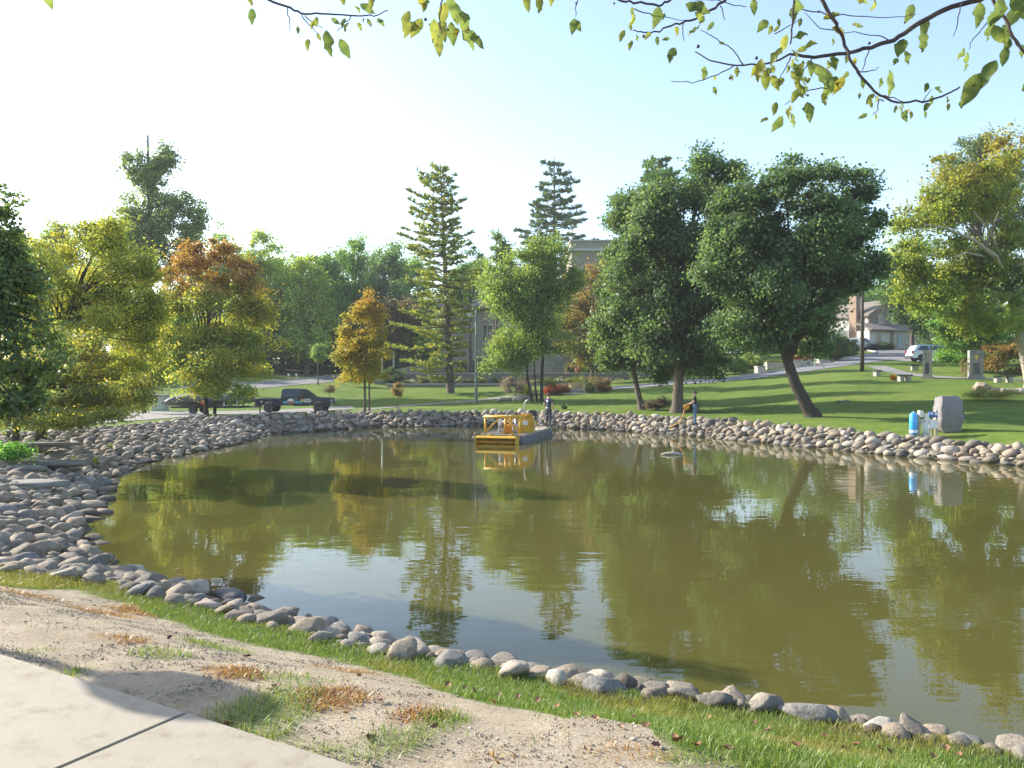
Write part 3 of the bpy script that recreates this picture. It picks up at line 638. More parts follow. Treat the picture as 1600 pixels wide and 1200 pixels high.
# orange topped maple by the trailer
g = at(322, 45); D = 45; g2 = at(335, 45.3)
tree('orange_maple', 'maple with an orange crown top and yellow green lower leaves beside the trailer', g, [g]+tk(D, [(322,590),(325,520),(325,430)]),
     [lob(D,325,430,52,45),lob(D,375,430,34,42),lob(D,335,500,78,55),lob(D,285,520,42,60),lob(D,385,520,42,50),lob(D,320,570,82,32),lob(D,365,575,48,30),lob(D,300,410,28,28),lob(D,395,470,24,34),lob(D,270,460,30,50),lob(D,350,610,60,14),lob(D,275,585,40,28)],
     [(.19,.19,.034),(.165,.185,.034),(.13,.165,.035),(.095,.14,.036),(.21,.19,.03)], 600, 90, .15, .6, .14, 'darkbark', top=([(.185,.10,.03),(.17,.11,.032),(.15,.085,.03)], 6.6, 9.2), limbs=50, gain=2.25, extra_trunks=[[g2]+tk(45.3, [(338,590),(342,530),(345,470)])])
# yellow-green tree leaning over the left bank
g = at(62, 26); D = 26
tree('yellow_green_tree', 'wide yellow green tree spreading over the left stone bank', g, [g]+tk(D, [(72,600),(95,520),(130,440)]),
     [lob(D,150,430,80,70),lob(D,90,450,55,75),lob(D,200,430,52,60),lob(D,150,520,95,50),lob(D,215,500,42,55),lob(D,60,530,60,60),lob(D,120,590,70,35),lob(D,190,580,60,30),lob(D,45,410,40,40),lob(D,225,560,32,38),lob(D,175,370,36,30),lob(D,235,480,32,50),lob(D,130,640,60,18),lob(D,210,620,50,22),lob(D,110,380,45,30)],
     [(.19,.192,.036),(.17,.185,.036),(.145,.165,.036),(.11,.138,.036),(.22,.20,.034)], 720, 85, .095, .40, .16, 'darkbark', limbs=70, asp=.55, gain=2.3)
g = at(225, 52); D = 52
tree('yellow_green_tree', 'yellow green tree filling the gap left of the orange topped maple', g, [g]+tk(D, [(226,600),(228,540),(230,470)]), [lob(D,230,490,45,60),lob(D,255,540,40,45),lob(D,205,550,45,45),lob(D,235,580,50,25)], [(.165,.185,.034),(.14,.175,.034),(.19,.185,.03),(.11,.145,.034)], 360, 80, .17, .65, .13, 'darkbark', limbs=30, gain=2.2)
# low branches hanging towards the water in front of it
g = at(20, 22); D = 22
tree('crabapple_tree', 'low olive leaved tree with drooping twigs at the left edge above the slabs', g, [g]+tk(D, [(30,640),(60,590),(90,550)]),
     [lob(D,60,600,70,45),lob(D,130,622,75,28),lob(D,200,618,50,20),lob(D,30,645,50,25),lob(D,110,560,80,40),lob(D,75,655,60,16,-1.2),lob(D,10,600,60,50),lob(D,150,650,60,10,-1)],
     [(.10,.115,.03),(.13,.13,.03),(.17,.15,.03),(.075,.095,.03)], 460, 70, .085, .33, .10, 'darkbark', limbs=60, asp=.5, droop=.4, gain=2.35)
# dark tree right at the left edge
x, y = -9.7, 12.6; g = Vector((x, y, H(x, y))); D = 12.6
tree('dark_leaved_tree', 'dark green tree cut off by the left edge of the photo', g, [g]+tk(D, [(-150,560),(-120,430),(-80,320)]),
     [lob(D,-40,480,80,110),lob(D,14,325,18,42),lob(D,-30,390,34,36),lob(D,20,470,55,55),lob(D,40,560,60,55),lob(D,0,620,60,40),lob(D,28,400,30,36)],
     [(.055,.085,.036),(.065,.10,.038),(.08,.105,.038),(.045,.065,.036)], 270, 55, .085, .26, .15, 'darkbark', limbs=60, asp=.6, shell=.3, gain=2.5)
# tall tree behind left
g = at(235, 80); D = 80
tree('tall_tree', 'tall grey green tree with bare leader rising behind the yellow green tree', g, [g]+tk(D, [(235,520),(234,400),(233,300),(232,212)]),
     [lob(D,240,330,42,70),lob(D,232,270,28,35),lob(D,290,340,36,35),lob(D,200,370,36,40),lob(D,260,400,70,50),lob(D,212,262,24,24),lob(D,255,255,20,24),lob(D,310,360,22,30),lob(D,225,330,40,50),lob(D,190,400,50,45)],
     [(.08,.115,.045),(.09,.125,.045),(.065,.095,.042),(.11,.135,.045)], 560, 58, .28, .95, .34, 'darkbark', limbs=60, shell=.35, gain=2.6)
# wood behind, tree by tree
woods = [(365,104,470,60,120,'thin grey green tree with open crown left of the wood',0),(405,100,450,45,85,'light leafy tree at the left end of the wood',1),(440,106,470,48,95,'second tree of the wood, mid green, above the two markers',0),
  (480,101,480,42,85,'bright green tree in the middle of the wood behind the small sapling',1),(520,108,470,44,95,'dark green tree of the wood left of the golden maple',2),(555,112,460,42,88,'deep green tree of the wood just behind the golden maple',2),(600,108,450,42,82,'blue green tree of the wood between golden maple and tall pine',3),(640,114,470,40,85,'dark tree of the wood half hidden by the tall pine',2),(300,108,500,60,80,'dim green tree behind the orange topped maple',2),(150,100,470,60,75,'pale tree behind the yellow green tree',0),(60,96,480,60,90,'hazy tree far behind the dark edge tree',0),(90,110,410,38,75,'thin topped tree peeking above the yellow green tree',0)]
WC = [[(.12,.175,.05),(.14,.19,.052),(.10,.145,.048)], [(.16,.21,.045),(.19,.225,.045),(.12,.175,.045)], [(.085,.15,.045),(.10,.165,.045),(.115,.175,.045)], [(.075,.13,.05),(.09,.14,.052),(.065,.11,.046)]]
for k, (px_, D, cy, rx, ry, lb, c) in enumerate(woods):
    g = at(px_, D); j = rng.uniform(-8, 8, 8)
    tree('wood_tree', lb, g, [g]+tk(D, [(px_+2, 540), (px_-2, cy+10), (px_+3, cy-ry*.6)]),
         [lob(D,px_,cy,rx*.8,ry*.75),lob(D,px_-rx*.5,cy+ry*.3+j[0],rx*.6,ry*.5),lob(D,px_+rx*.5,cy+ry*.25+j[1],rx*.6,ry*.5),lob(D,px_+j[2],cy-ry*.6,rx*.45,ry*.4),lob(D,px_-rx*.3,cy-ry*.3+j[3],rx*.45,ry*.35),lob(D,px_+j[4],cy+ry*.7,rx*.8,ry*.3)],
         WC[c], 280, 62, .32, 1.25, .34, 'bark', group='trees of the wood behind the road', limbs=26, shell=.35, gain=2.35)
for k, (px_, D, cy, rx, ry) in enumerate(sorted(((425,118,520,80,60),(520,120,520,80,60),(610,122,520,70,60),(330,118,530,80,60),(690,130,520,60,70)))):
    g = at(px_, D)
    tree('wood_tree', ORD[k]+' shaded tree from the left deep inside the wood', g, [g]+tk(D, [(px_,560),(px_,520),(px_,cy-20)]), [lob(D,px_,cy,rx,ry),lob(D,px_-30,cy+20,rx*.7,ry*.5),lob(D,px_+30,cy+20,rx*.7,ry*.5)], WC[2], 150, 60, .42, 1.6, .3, 'darkbark', group='trees of the wood behind the road', limbs=12, shell=.3)
for k, (px_, D) in enumerate(sorted(((335,100),(385,103),(470,110),(510,104),(545,102),(585,104),(620,108),(655,110),(280,96),(230,92),(180,90),(120,88),(60,84),(10,80)))):
    g = at(px_, D); tree('wood_shrub', ORD[k]+' understory bush from the left at the foot of the wood', g, [g, g+Vector((0, 0, 1)), g+Vector((0, 0, 2))], [(g.x, g.y, g.z+1.6, 3.2, 2, 1.9), (g.x+2, g.y+.5, g.z+1.2, 2.4, 1.8, 1.4)], [(.05,.09,.035),(.065,.105,.04)], 60, 50, .32, 1.0, .08, 'darkbark', 'shrub', 'understory of the wood', limbs=6)
# right side: big yellow-green tree with a pale trunk
x = PD(1612, 50); g = Vector((x, 50, H(x, 50))); D = 50
yr = tree('yellow_tree', 'big yellow green tree with a pale leaning trunk at the right edge', g, [g]+tk(D, [(1590,500),(1572,440),(1552,395),(1530,370)]),
     [lob(D,1500,300,75,60),lob(D,1560,290,70,75),lob(D,1450,340,52,42),lob(D,1470,420,62,55),lob(D,1560,420,60,60),lob(D,1500,470,70,40),lob(D,1620,380,70,100),lob(D,1420,400,34,40),lob(D,1540,500,60,34),lob(D,1640,480,60,60),lob(D,1440,455,40,40)],
     [(.14,.18,.035),(.16,.19,.035),(.12,.16,.034),(.095,.14,.035),(.18,.185,.033)], 680, 80, .19, .75, .36, 'palebark', limbs=14, top=([(.18,.155,.033),(.16,.16,.033)], 13, 18))
tb = MB()
for pts, r_ in (([(1572,440),(1555,400),(1520,375),(1480,358),(1440,350)], .15), ([(1555,405),(1510,395),(1490,402)], .09), ([(1560,400),(1545,360),(1520,330)], .11), ([(1574,425),(1600,410),(1630,400)], .12), ([(1548,385),(1552,350),(1560,330)], .07)):
    q = [Vector(px3(D, a, c, -4.2*min(1, i/1.5)))-Vector(g) for i, (a, c) in enumerate(pts)]; tb.tube(q, [r_*(1-.75*i/(len(q)-1)) for i in range(len(q))], 7, False)
tb.build('bare_limb', M['palebark'], yr, 0, 2, True)
g = at(1530, 85); D = 85
tree('backdrop_tree', 'tall dull green tree top above the yellow tree at the right edge', g, [g]+tk(D, [(1530,480),(1530,350),(1530,240)]), [lob(D,1530,300,70,70),lob(D,1570,260,50,50),lob(D,1525,225,24,26),lob(D,1590,330,60,80),lob(D,1480,360,40,60)], [(.07,.105,.042),(.09,.12,.045),(.055,.09,.04)], 280, 70, .28, 1.0, .4, 'bark', limbs=40, shell=.35)
g = at(1425, 100); D = 100
tree('backdrop_tree', 'green tree between the gabled house and the yellow tree', g, [g]+tk(D, [(1425,500),(1425,440),(1425,400)]), [lob(D,1430,430,45,60),lob(D,1400,450,26,40),lob(D,1445,490,40,50),lob(D,1470,530,40,40)], [(.06,.11,.034),(.075,.125,.036),(.05,.09,.034)], 260, 70, .28, 1.0, .3, 'bark', limbs=24, shell=.35)
g = at(1505, 66); D = 66
tree('bushy_tree', 'bright green bushy tree between the two memorial pillars', g, [g]+tk(D, [(1505,560),(1505,520),(1505,470)]), [lob(D,1505,500,48,38),lob(D,1480,530,30,32),lob(D,1530,520,34,42),lob(D,1500,555,30,22),lob(D,1515,465,34,26)], [(.085,.165,.036),(.10,.185,.04),(.07,.14,.034),(.12,.19,.04)], 260, 80, .19, .7, .12, 'bark', limbs=24, shell=.3)
g = at(1570, 63); D = 63
tree('bronze_shrub', 'bronze leaved shrub beside the right memorial pillar', g, [g]+tk(D, [(1570,585),(1570,570),(1570,555)]), [lob(D,1565,560,34,20),lob(D,1590,545,30,22),lob(D,1600,575,26,16)], [(.16,.12,.035),(.12,.12,.036),(.19,.11,.035)], 110, 70, .16, .5, .06, 'bark', cat='shrub', limbs=14)
g = at(1620, 75); D = 75
tree('backdrop_tree', 'shaded green tree low behind the pale trunk at the right edge', g, [g]+tk(D, [(1620,560),(1620,520),(1620,480)]), [lob(D,1610,520,60,60),lob(D,1560,520,50,50),lob(D,1650,450,70,80)], [(.05,.09,.034),(.065,.11,.036)], 200, 70, .26, .95, .2, 'bark', limbs=16, shell=.3)
for (px_, D, cy, rx, ry, lb) in ((1365,140,440,70,60,'dim green tree behind the roof of the gabled house'),(1300,135,440,60,70,'dark tree far behind the leaning maple'),(1180,140,470,80,60,'green tree behind the maples seen through their gap'),(1060,135,450,70,70,'green tree behind the thick trunked maple')):
    g = at(px_, D); tree('backdrop_tree', lb, g, [g]+tk(D, [(px_,540),(px_,480),(px_,cy)]), [lob(D,px_,cy,rx,ry),lob(D,px_-30,cy+25,rx*.7,ry*.6),lob(D,px_+35,cy+20,rx*.7,ry*.6)], WC[2], 170, 60, .4, 1.5, .4, 'bark', group='trees behind the park', limbs=14, shell=.35)
g = at(1000, 88); D = 88
tree('backdrop_tree', 'tall green tree rising above the left shoulder of the maples', g, [g]+tk(D, [(1000,500),(1000,400),(1005,320)]), [lob(D,1000,360,42,60),lob(D,975,340,26,36),lob(D,1025,300,28,40)], GREEN, 190, 70, .3, 1.0, .3, 'bark', limbs=24, shell=.35)
for k, (px_, D, cy, rx, ry) in enumerate(((705,150,520,60,45),(790,155,525,60,45),(900,155,515,70,50),(985,150,520,60,45),(1090,160,510,70,50),(1160,150,515,60,45),(1230,160,505,70,55),(1310,165,490,60,60),(1450,160,480,70,60),(1540,150,490,80,70),(1000,165,470,60,50))):
    g = at(px_, D); tree('backdrop_tree', ORD[k]+' far tree of the low tree line behind the park', g, [g]+tk(D, [(px_,545),(px_,530),(px_,cy)]), [lob(D,px_,cy,rx,ry),lob(D,px_-30,cy+25,rx*.8,ry*.6),lob(D,px_+35,cy+20,rx*.8,ry*.6)], WC[2], 150, 50, .5, 2.0, .4, 'bark', group='trees behind the park', limbs=10, shell=.35, grow=1.2)
# small ones
g = at(497, 84); D = 84
tree('sapling', 'small round green sapling on the bank above the road', g, [g]+tk(D, [(497,566),(497,555),(497,545)]), [lob(D,497,555,13,13),lob(D,497,546,8,8)], [(.10,.16,.05),(.12,.18,.055)], 40, 70, .16, .5, .07, limbs=8)
g = at(622, 57); D = 57
tree('sapling', 'thin rusty brown sapling beside the far path', g, [g]+tk(D, [(622,618),(622,606),(622,598)]), [lob(D,622,613,8,9),lob(D,621,603,4,6)], [(.14,.10,.05),(.16,.09,.045),(.11,.10,.05)], 34, 50, .09, .22, .03, limbs=10)
g = at(515, 66); D = 66
tree('sapling', 'wispy pinkish sapling on the lawn behind the pickup', g, [g]+tk(D, [(515,620),(515,610),(515,602)]), [lob(D,515,608,8,8)], [(.17,.13,.09),(.14,.10,.07)], 20, 40, .08, .3, .025, limbs=12)
g = at(610, 96); D = 96
tree('bronze_tree', 'dull purple brown tree between the golden maple and the tall pine', g, [g]+tk(D, [(608,560),(606,530),(606,500)]), [lob(D,612,510,34,34),lob(D,640,500,26,30),lob(D,590,530,24,26),lob(D,625,480,24,16)], [(.085,.06,.045),(.10,.075,.05),(.07,.06,.045),(.12,.10,.045)], 150, 70, .28, 1.0, .2, 'darkbark', limbs=20)

# ---------------------------------------------------------------- pines
def pine(label, g, D, pxt, pyt, prof, lean, cols, step=.36, tuft=.38, dens=1., group='tall pines'):
    """prof: list of (py, left reach px, right reach px)"""
    root = empty('pine_tree', g, 0, label, 'tree', group); b0 = Vector(g); topz = PZ(pyt, D); h = topz-g[2]
    xt = PD(pxt, D); ax = lambda z: Vector((g[0]+(xt-g[0])*((z-g[2])/h), D, z))
    py = [p[0] for p in prof][::-1]; zz = [PZ(p[0], D) for p in prof]; o = np.argsort(zz); zs = np.array(zz)[o]; lf = np.array([p[1] for p in prof])[o]*D/F; rt = np.array([p[2] for p in prof])[o]*D/F
    tb = MB(); r0 = .40*h/22
    pts = [ax(g[2]+h*t)-b0 for t in np.linspace(0, 1, 14)]; tb.tube([pts[0]-Vector((0, 0, .3))]+pts, [r0*1.25]+[r0*(1-.93*t) for t in np.linspace(0, 1, 14)], 10, False)
    C = []; A = []; z = zs[0]; gap = step*2.1
    while z < topz-.25:
        nb = int(rng.integers(6, 10)); a0 = rng.uniform(0, 6.28); wsc = rng.uniform(.68, 1.14)
        for k in range(nb):
            a = a0+2*math.pi*k/nb+rng.normal(0, .2); ca = math.cos(a); reach = np.interp(z, zs, rt if ca > 0 else lf)*(.5+.5*abs(ca))*rng.uniform(.55, 1.15)*wsc
            if rng.random() < .08: continue
            reach = max(reach, .22); s = ax(z+rng.normal(0, .12)); tip = s+Vector((ca*reach, math.sin(a)*reach, reach*(.06+.38*max(0, (z-zs[0])/h-.25))+rng.normal(0, .08)))
            md = s.lerp(tip, .55)+Vector((0, 0, -.07*reach)); tb.tube([s-b0, md-b0, tip-b0], [.03+.014*reach, .02+.006*reach, .008], 4, False)
            n = max(2, int(reach*8*dens)); dirv = (tip-s).normalized(); sd = Vector((-dirv.y, dirv.x, 0))
            for j in range(n):
                t = rng.uniform(.15, 1)**.7; p = (s.lerp(md, t/.55) if t < .55 else md.lerp(tip, (t-.55)/.45)); wdt = reach*.26*math.sin(math.pi*min(1, t*.85+.1))
                C.append(p+sd*rng.normal(0, wdt*.6)+Vector((0, 0, rng.normal(.03, .045)))); A.append(dirv+sd*rng.normal(0, .6)+Vector((0, 0, .22)))
        z += gap*rng.uniform(.8, 1.2)*(1 if z < zs[0]+h*.55 else .8)
    C = np.array([tuple(c) for c in C]); A = np.array([tuple(a) for a in A]); k = 8; n = len(C)
    base = np.repeat(C, k, 0); dv = unit(np.repeat(unit(A), k, 0)+rng.normal(0, .55, (n*k, 3))*np.array([1, 1, .6])); L_ = tuft*rng.uniform(.6, 1.3, (n*k, 1)); sdv = unit(np.cross(dv, rng.normal(size=(n*k, 3))))*tuft*.16
    V = np.stack([base-sdv*.4, base+dv*L_*.6+sdv, base+dv*L_, base+dv*L_*.6-sdv], 1).reshape(-1, 3)-np.array(b0)
    tn = np.array(cols)[rng.integers(len(cols), size=n)]*rng.uniform(.75, 1.25, (n, 1)); tn = np.repeat(tn*1.95, k*4, 0)
    link('crown', np_mesh('crown', V, np.arange(n*k*4).reshape(-1, 4), tn), root, M['needle']); tb.build('trunk', M['bark'], root, 0, 2, True); return root
PN = [(.17, .195, .04), (.20, .215, .04), (.13, .165, .042), (.23, .22, .04), (.095, .135, .045)]
g = at(704, 75)
pine('tall yellow green pine with layered boughs on the far lawn', g, 75, 688, 256, [(592,40,12),(578,70,26),(560,88,42),(530,95,48),(490,82,55),(450,78,58),(400,72,55),(350,66,40),(315,58,36),(290,40,26),(270,18,12),(256,3,3)], 0, PN)
g = at(866, 118)
pine('blue green pine rising behind the stone building', g, 118, 866, 246, [(440,45,50),(400,52,58),(365,58,66),(335,46,48),(300,36,40),(275,26,30),(255,14,16),(246,3,3)], 0, [(.07,.105,.05),(.085,.12,.052),(.06,.095,.048)], .55, .62, .9)
g = at(1028, 105)
pine('pine top showing above the crown of the maples', g, 105, 1028, 250, [(400,46,46),(340,42,42),(300,36,36),(275,28,30),(258,20,20),(250,12,12)], 0, [(.085,.125,.045),(.07,.11,.045)], .42, .6, 1.)
g = at(776, 92)
tree('backdrop_tree', 'narrow green tree top between the tall pine and the pale multi stemmed tree', g, [g]+tk(92, [(776,480),(776,420),(776,370)]), [lob(92,776,400,18,34),lob(92,760,410,12,14),lob(92,790,395,12,14),lob(92,776,440,36,40)], [(.07,.115,.036),(.085,.13,.038)], 130, 60, .26, .8, .2, 'bark', limbs=18)
g = at(735, 100)
tree('backdrop_tree', 'dark green tree just right of the tall pine', g, [g]+tk(100, [(735,520),(735,460),(735,420)]), [lob(100,735,420,24,32),lob(100,725,450,30,30)], GREEN, 110, 60, .28, 1., .2, 'bark', limbs=14)
# ---------------------------------------------------------------- roads, paths, terrace
def ribbon(name, pts, width, mat, lift=.02, parent=None, nw=6, kerb=None):
    """a road laid over the ground along a centre line; width may vary"""
    p = np.array([tuple(q)[:2] for q in pts]); w = np.full(len(p), width) if np.isscalar(width) else np.array(width, float)
    for _ in range(3):
        a, c = p[:-1], p[1:]; q = np.stack([.75*a+.25*c, .25*a+.75*c], 1).reshape(-1, 2); wq = np.stack([.75*w[:-1]+.25*w[1:], .25*w[:-1]+.75*w[1:]], 1).ravel()
        p = np.concatenate([p[:1], q, p[-1:]]); w = np.concatenate([w[:1], wq, w[-1:]])
    L_ = np.concatenate([[0], np.cumsum(np.linalg.norm(np.diff(p, axis=0), axis=1))]); s = np.arange(0, L_[-1], .5)
    x = np.interp(s, L_, p[:, 0]); y = np.interp(s, L_, p[:, 1]); ww = np.interp(s, L_, w); t = unit(np.stack([np.gradient(x), np.gradient(y)], 1)); nn_ = np.stack([-t[:, 1], t[:, 0]], 1)
    u = np.linspace(-.5, .5, nw+1); X = x[:, None]+nn_[:, :1]*u*ww[:, None]; Y = y[:, None]+nn_[:, 1:]*u*ww[:, None]; Z = height(X, Y)+lift
    idx = np.arange(X.size).reshape(X.shape); Fc = np.stack([idx[:-1, :-1], idx[1:, :-1], idx[1:, 1:], idx[:-1, 1:]], -1).reshape(-1, 4)
    o = link(name, np_mesh(name, np.stack([X, Y, Z], -1).reshape(-1, 3), Fc), parent, mat, True)
    if parent is None: tag(o, kind='structure')
    if kerb is not None:
        col = -1 if kerb > 0 else 0; e = np.stack([X[:, col], Y[:, col]], 1); o2 = e+nn_*(.15 if kerb > 0 else -.15)
        z0 = height(e[:, 0], e[:, 1])+lift; V = np.concatenate([np.c_[e, z0-.1], np.c_[e, z0+.13], np.c_[o2, z0+.13], np.c_[o2, z0-.1]]); n = len(e); i = np.arange(n-1)
        Fk = np.concatenate([np.stack([i+a*n, i+1+a*n, i+1+b_*n, i+b_*n], 1) for a, b_ in ((0, 1), (1, 2), (2, 3))])
        link('kerb', np_mesh('kerb', V, Fk), o, M['kerb'])
    return o
M['kerb'] = plain('kerb concrete', (.40, .36, .30), .85, noise=.2, scale=2)
M['asphalt'] = plain('worn grey asphalt', (.17, .165, .165), .9, noise=.22, scale=1.2, bump=.2)
M['palepath'] = plain('pale path', (.215, .20, .185), .9, noise=.25, scale=1.5)
gh = lambda a, c: ghit(a, c)
ribbon('road', [at(300, 84), at(380, 82), at(430, 85), at(480, 88), at(520, 93), at(548, 99), at(572, 108), at(590, 120)], [6, 6, 5.5, 5, 4.5, 4.2, 4.2, 4.2], M['asphalt'], .03, kerb=1)
ribbon('driveway', [at(-40, 33), at(80, 38), at(170, 46), at(250, 54), at(330, 59), at(430, 62), at(560, 64)], [7, 9, 10, 8, 5, 4.2, 3.2], M['palepath'], .025)
ribbon('far_path', [at(560, 60), at(620, 62), at(690, 64.5), at(744, 66), at(800, 67.5), at(850, 68)], 1.5, M['palepath'], .03)
ribbon('lane', [at(850, 68), at(900, 69), at(960, 69.5), at(1040, 70.5), at(1110, 72), at(1180, 73.5), at(1260, 76), at(1330, 82), at(1385, 90), at(1412, 98), at(1405, 106), at(1370, 111), at(1330, 113)], [1.6, 1.8, 2, 2.2, 2.6, 3.5, 5, 5.5, 6, 6, 6, 6, 6], M['asphalt'], .035, kerb=1)
ribbon('side_drive', [at(1385, 90), at(1420, 83), at(1480, 80), at(1540, 80)], 6, M['palepath'], .05)
ribbon('memorial_path', [at(1370, 74), at(1395, 67), at(1440, 62.5), at(1500, 60), at(1560, 58.5), at(1640, 58)], 1.7, M['palepath'], .03)
M['ashlar'] = brick_mat('coursed tan stone', (.36, .31, .245), (.29, .25, .20), (.22, .19, .16), 1.0, .9, .42)
M['darkstone'] = brick_mat('grey wall stone', (.25, .235, .215), (.20, .185, .17), (.13, .12, .11), 2.0, .7, .4)
M['coping'] = plain('pale coping', (.46, .43, .38), .85, noise=.15, scale=2)
M['turf'] = plain('terrace turf', (.12, .215, .032), .95, spec=.1, noise=.3, scale=.8)
xa, xb = PD(585, 86), PD(1130, 86)
t = empty('terrace', (0, 86.4, 0)); tag(t, kind='structure')
box('fill', M['turf'], t, xa, xb-1, .2, 40, 0, 3.42)
wl = empty('retaining_wall', ((xa+xb)/2, 86.2, 0), 0, 'long grey stone retaining wall below the stone building', 'wall')
hw = (xb-xa)/2
box('wall_face', M['darkstone'], wl, -hw, hw, -.2, .2, 1, 3.42); box('coping', M['coping'], wl, -hw-.05, hw+.05, -.28, .28, 3.424, 3.55, .02)
wl = empty('garden_wall', ((xa+xb)/2, 82, 0), 0, 'low pale edged garden wall along the top of the far lawn', 'wall')
box('wall_face', M['darkstone'], wl, -hw+2, hw-5, -.15, .15, 1, 2.26); box('coping', M['coping'], wl, -hw+1.96, hw-4.96, -.22, .22, 2.264, 2.38, .02)
bd = box('planting_bed', plain('bed soil', (.10, .08, .055), .95, noise=.3), None, xa+2, xb-5, 82.16, 85.99, 1, 2.24); tag(bd, kind='structure')
# iron fence on the terrace
M['iron'] = plain('black iron', (.03, .03, .032), .5, .3)
fx0, fx1 = PD(622, 88), PD(770, 88); fn = empty('iron_fence', (fx0, 88, 3.42), 0, 'thin black iron fence on the terrace lawn behind the tall pine', 'fence')
for k in range(7): box('post', M['iron'], fn, (fx1-fx0)*k/6-.04, (fx1-fx0)*k/6+.04, -.04, .04, 0, 1.05)
for z_ in (.18, .9): box('rail', M['iron'], fn, .04, fx1-fx0-.04, -.015, .015, z_, z_+.04)
pk = MB(); [pk.box(a-.01, a+.01, -.01, .01, .05, 1.0) for a in np.arange(.15, fx1-fx0, .14)]; tag(pk.build('pickets', M['iron'], fn), kind='stuff')
# sloping stair wall
sx0, sx1 = PD(618, 90), PD(692, 90); sw = empty('stair_wall', (sx0, 90, 3.42), 0, 'tan stone wall rising beside the steps left of the tall pine', 'wall')
L_ = sx1-sx0
MB().prism([(0, 0), (L_, 0), (L_, 1.35), (0, .35)], -.2, .2, 'y').build('wall_face', M['ashlar'], sw); MB().prism([(0, .354), (L_, 1.354), (L_, 1.5), (0, .5)], -.26, .26, 'y').build('coping', M['coping'], sw)
MB().tube([(0, 0, 1.1), (L_, 0, 2.1)], .03, 6).build('handrail', M['iron'], sw)

# ---------------------------------------------------------------- stone building
M['glass'] = plain('dark window glass', (.02, .025, .03), .08, 0, .6, .1); M['frame'] = plain('white frame', (.6, .58, .54), .5)
M['slate'] = brick_mat('tan roof shingles', (.24, .20, .165), (.19, .165, .135), (.12, .10, .09), 2.2, .6, .35)
def window(par, x, z, w, h, y=0., nx=2, nz_=2, sill=True, fm='frame'):
    """a window set into a wall whose face is at y, facing -y"""
    f = empty('window', (x, y, z)); f.parent = par; e = .07
    fr = MB(); fr.box(-w/2-e, -w/2, -.06, .08, -e, h+e); fr.box(w/2, w/2+e, -.06, .08, -e, h+e); fr.box(-w/2, w/2, -.06, .08, -e, 0); fr.box(-w/2, w/2, -.06, .08, h, h+e)
    for i in range(1, nx): fr.box(-w/2+w*i/nx-.025, -w/2+w*i/nx+.025, -.045, .03, 0, h)
    fr.build('frame', M[fm], f)
    gx_ = w/nx
    for i in range(nx):
        for j in range(nz_): box('pane', M['glass'], f, -w/2+gx_*i+.027, -w/2+gx_*(i+1)-.027, -.02, .01, h*j/nz_+.02, h*(j+1)/nz_-.02)
    if sill: box('sill', M['coping'], f, -w/2-.15, w/2+.15, -.16, .07, -e-.12, -e-.003)
    return f
bx0, by0 = PD(690, 106), 106.; B_ = empty('stone_building', (bx0, by0, 3.4), 0, 'tan stone building with a flat parapet tower behind the trees', 'building')
Wl = PD(893, 104)-bx0; Wt = PD(1015, 104)-bx0; zt = PZ(375, 104)-3.4; ze = PZ(478, 106)-3.4; zr = PZ(438, 113)-3.4
box('wall', M['ashlar'], B_, 0, Wl-.01, 0, 14, -1, ze)
MB().prism([(-.6, ze-.15), (7, zr), (14.6, ze-.15)], -.5, Wl-.02, 'x').build('roof', M['slate'], B_)
box('eave', M['darkstone'], B_, -.55, Wl-.02, -.62, -.3, ze-.5, ze-.16)
tw = box('tower', M['ashlar'], B_, Wl, Wt, -2, 19, -1, zt-1.5)
c_ = MB(); c_.box(Wl-.35, Wt+.35, -2.35, 19.35, zt-1.498, zt-1.1); c_.build('cornice', M['coping'], B_)
c_ = MB(); c_.box(Wl-.1, Wt+.1, -2.1, 19.1, zt-1.098, zt-.2); c_.build('parapet', M['ashlar'], B_)
c_ = MB(); c_.box(Wl-.25, Wt+.25, -2.25, 19.25, zt-.198, zt); c_.build('parapet_coping', M['coping'], B_)
window(B_, PD(722, 106)-bx0, PZ(577, 106)-3.4, 1.1, 1.0, -.02, 2, 1, False, 'iron')
for xx in (6.2, 9.5, 12.5): window(B_, xx, 4.5, 1.2, 2.2, -.02)
for xx in (Wl+2, Wl+4.5, Wl+7): window(B_, xx, zt-6.2, 1.1, 2.4, -2.02); window(B_, xx, 6, 1.1, 2.4, -2.02)
dr = box('door', plain('dark door', (.05, .035, .025), .5), B_, 4.2, 5.4, -.06, .02, 0, 2.3); MB().tube([(5.22, -.12, 1.05), (5.22, -.12, 1.25)], .02, 6).build('handle', M['iron'], dr)

# ---------------------------------------------------------------- gabled house on the hill
hp = at(1385, 117); hs = empty('gabled_house', (hp.x, hp.y, hp.z), R(20), 'two storey brown gabled house with white side and brick chimney on the hill', 'house')
M['siding'] = brick_mat('brown siding', (.22, .165, .125), (.20, .15, .115), (.15, .11, .085), 1.2, 8, .22); M['whitewall'] = plain('white render', (.56, .53, .47), .8, noise=.06); M['cream'] = plain('tan wall', (.40, .34, .26), .85, noise=.08)
M['roof'] = brick_mat('grey brown shingles', (.20, .17, .15), (.16, .14, .125), (.10, .09, .08), 2.5, .6, .3); M['brickred'] = brick_mat('red brick', (.27, .18, .125), (.24, .16, .11), (.27, .23, .19), 3.0, .6, .22)
box('wall', M['siding'], hs, -3.3, 3.3, 0, 9, -1, 5.0)
MB().prism([(-3.3, 5.0), (3.3, 5.0), (0, 7.0)], .02, 8.98, 'y').build('gable', M['siding'], hs)
box('side_wall', M['whitewall'], hs, -3.36, -3.303, .25, 8.8, -1, 4.95)
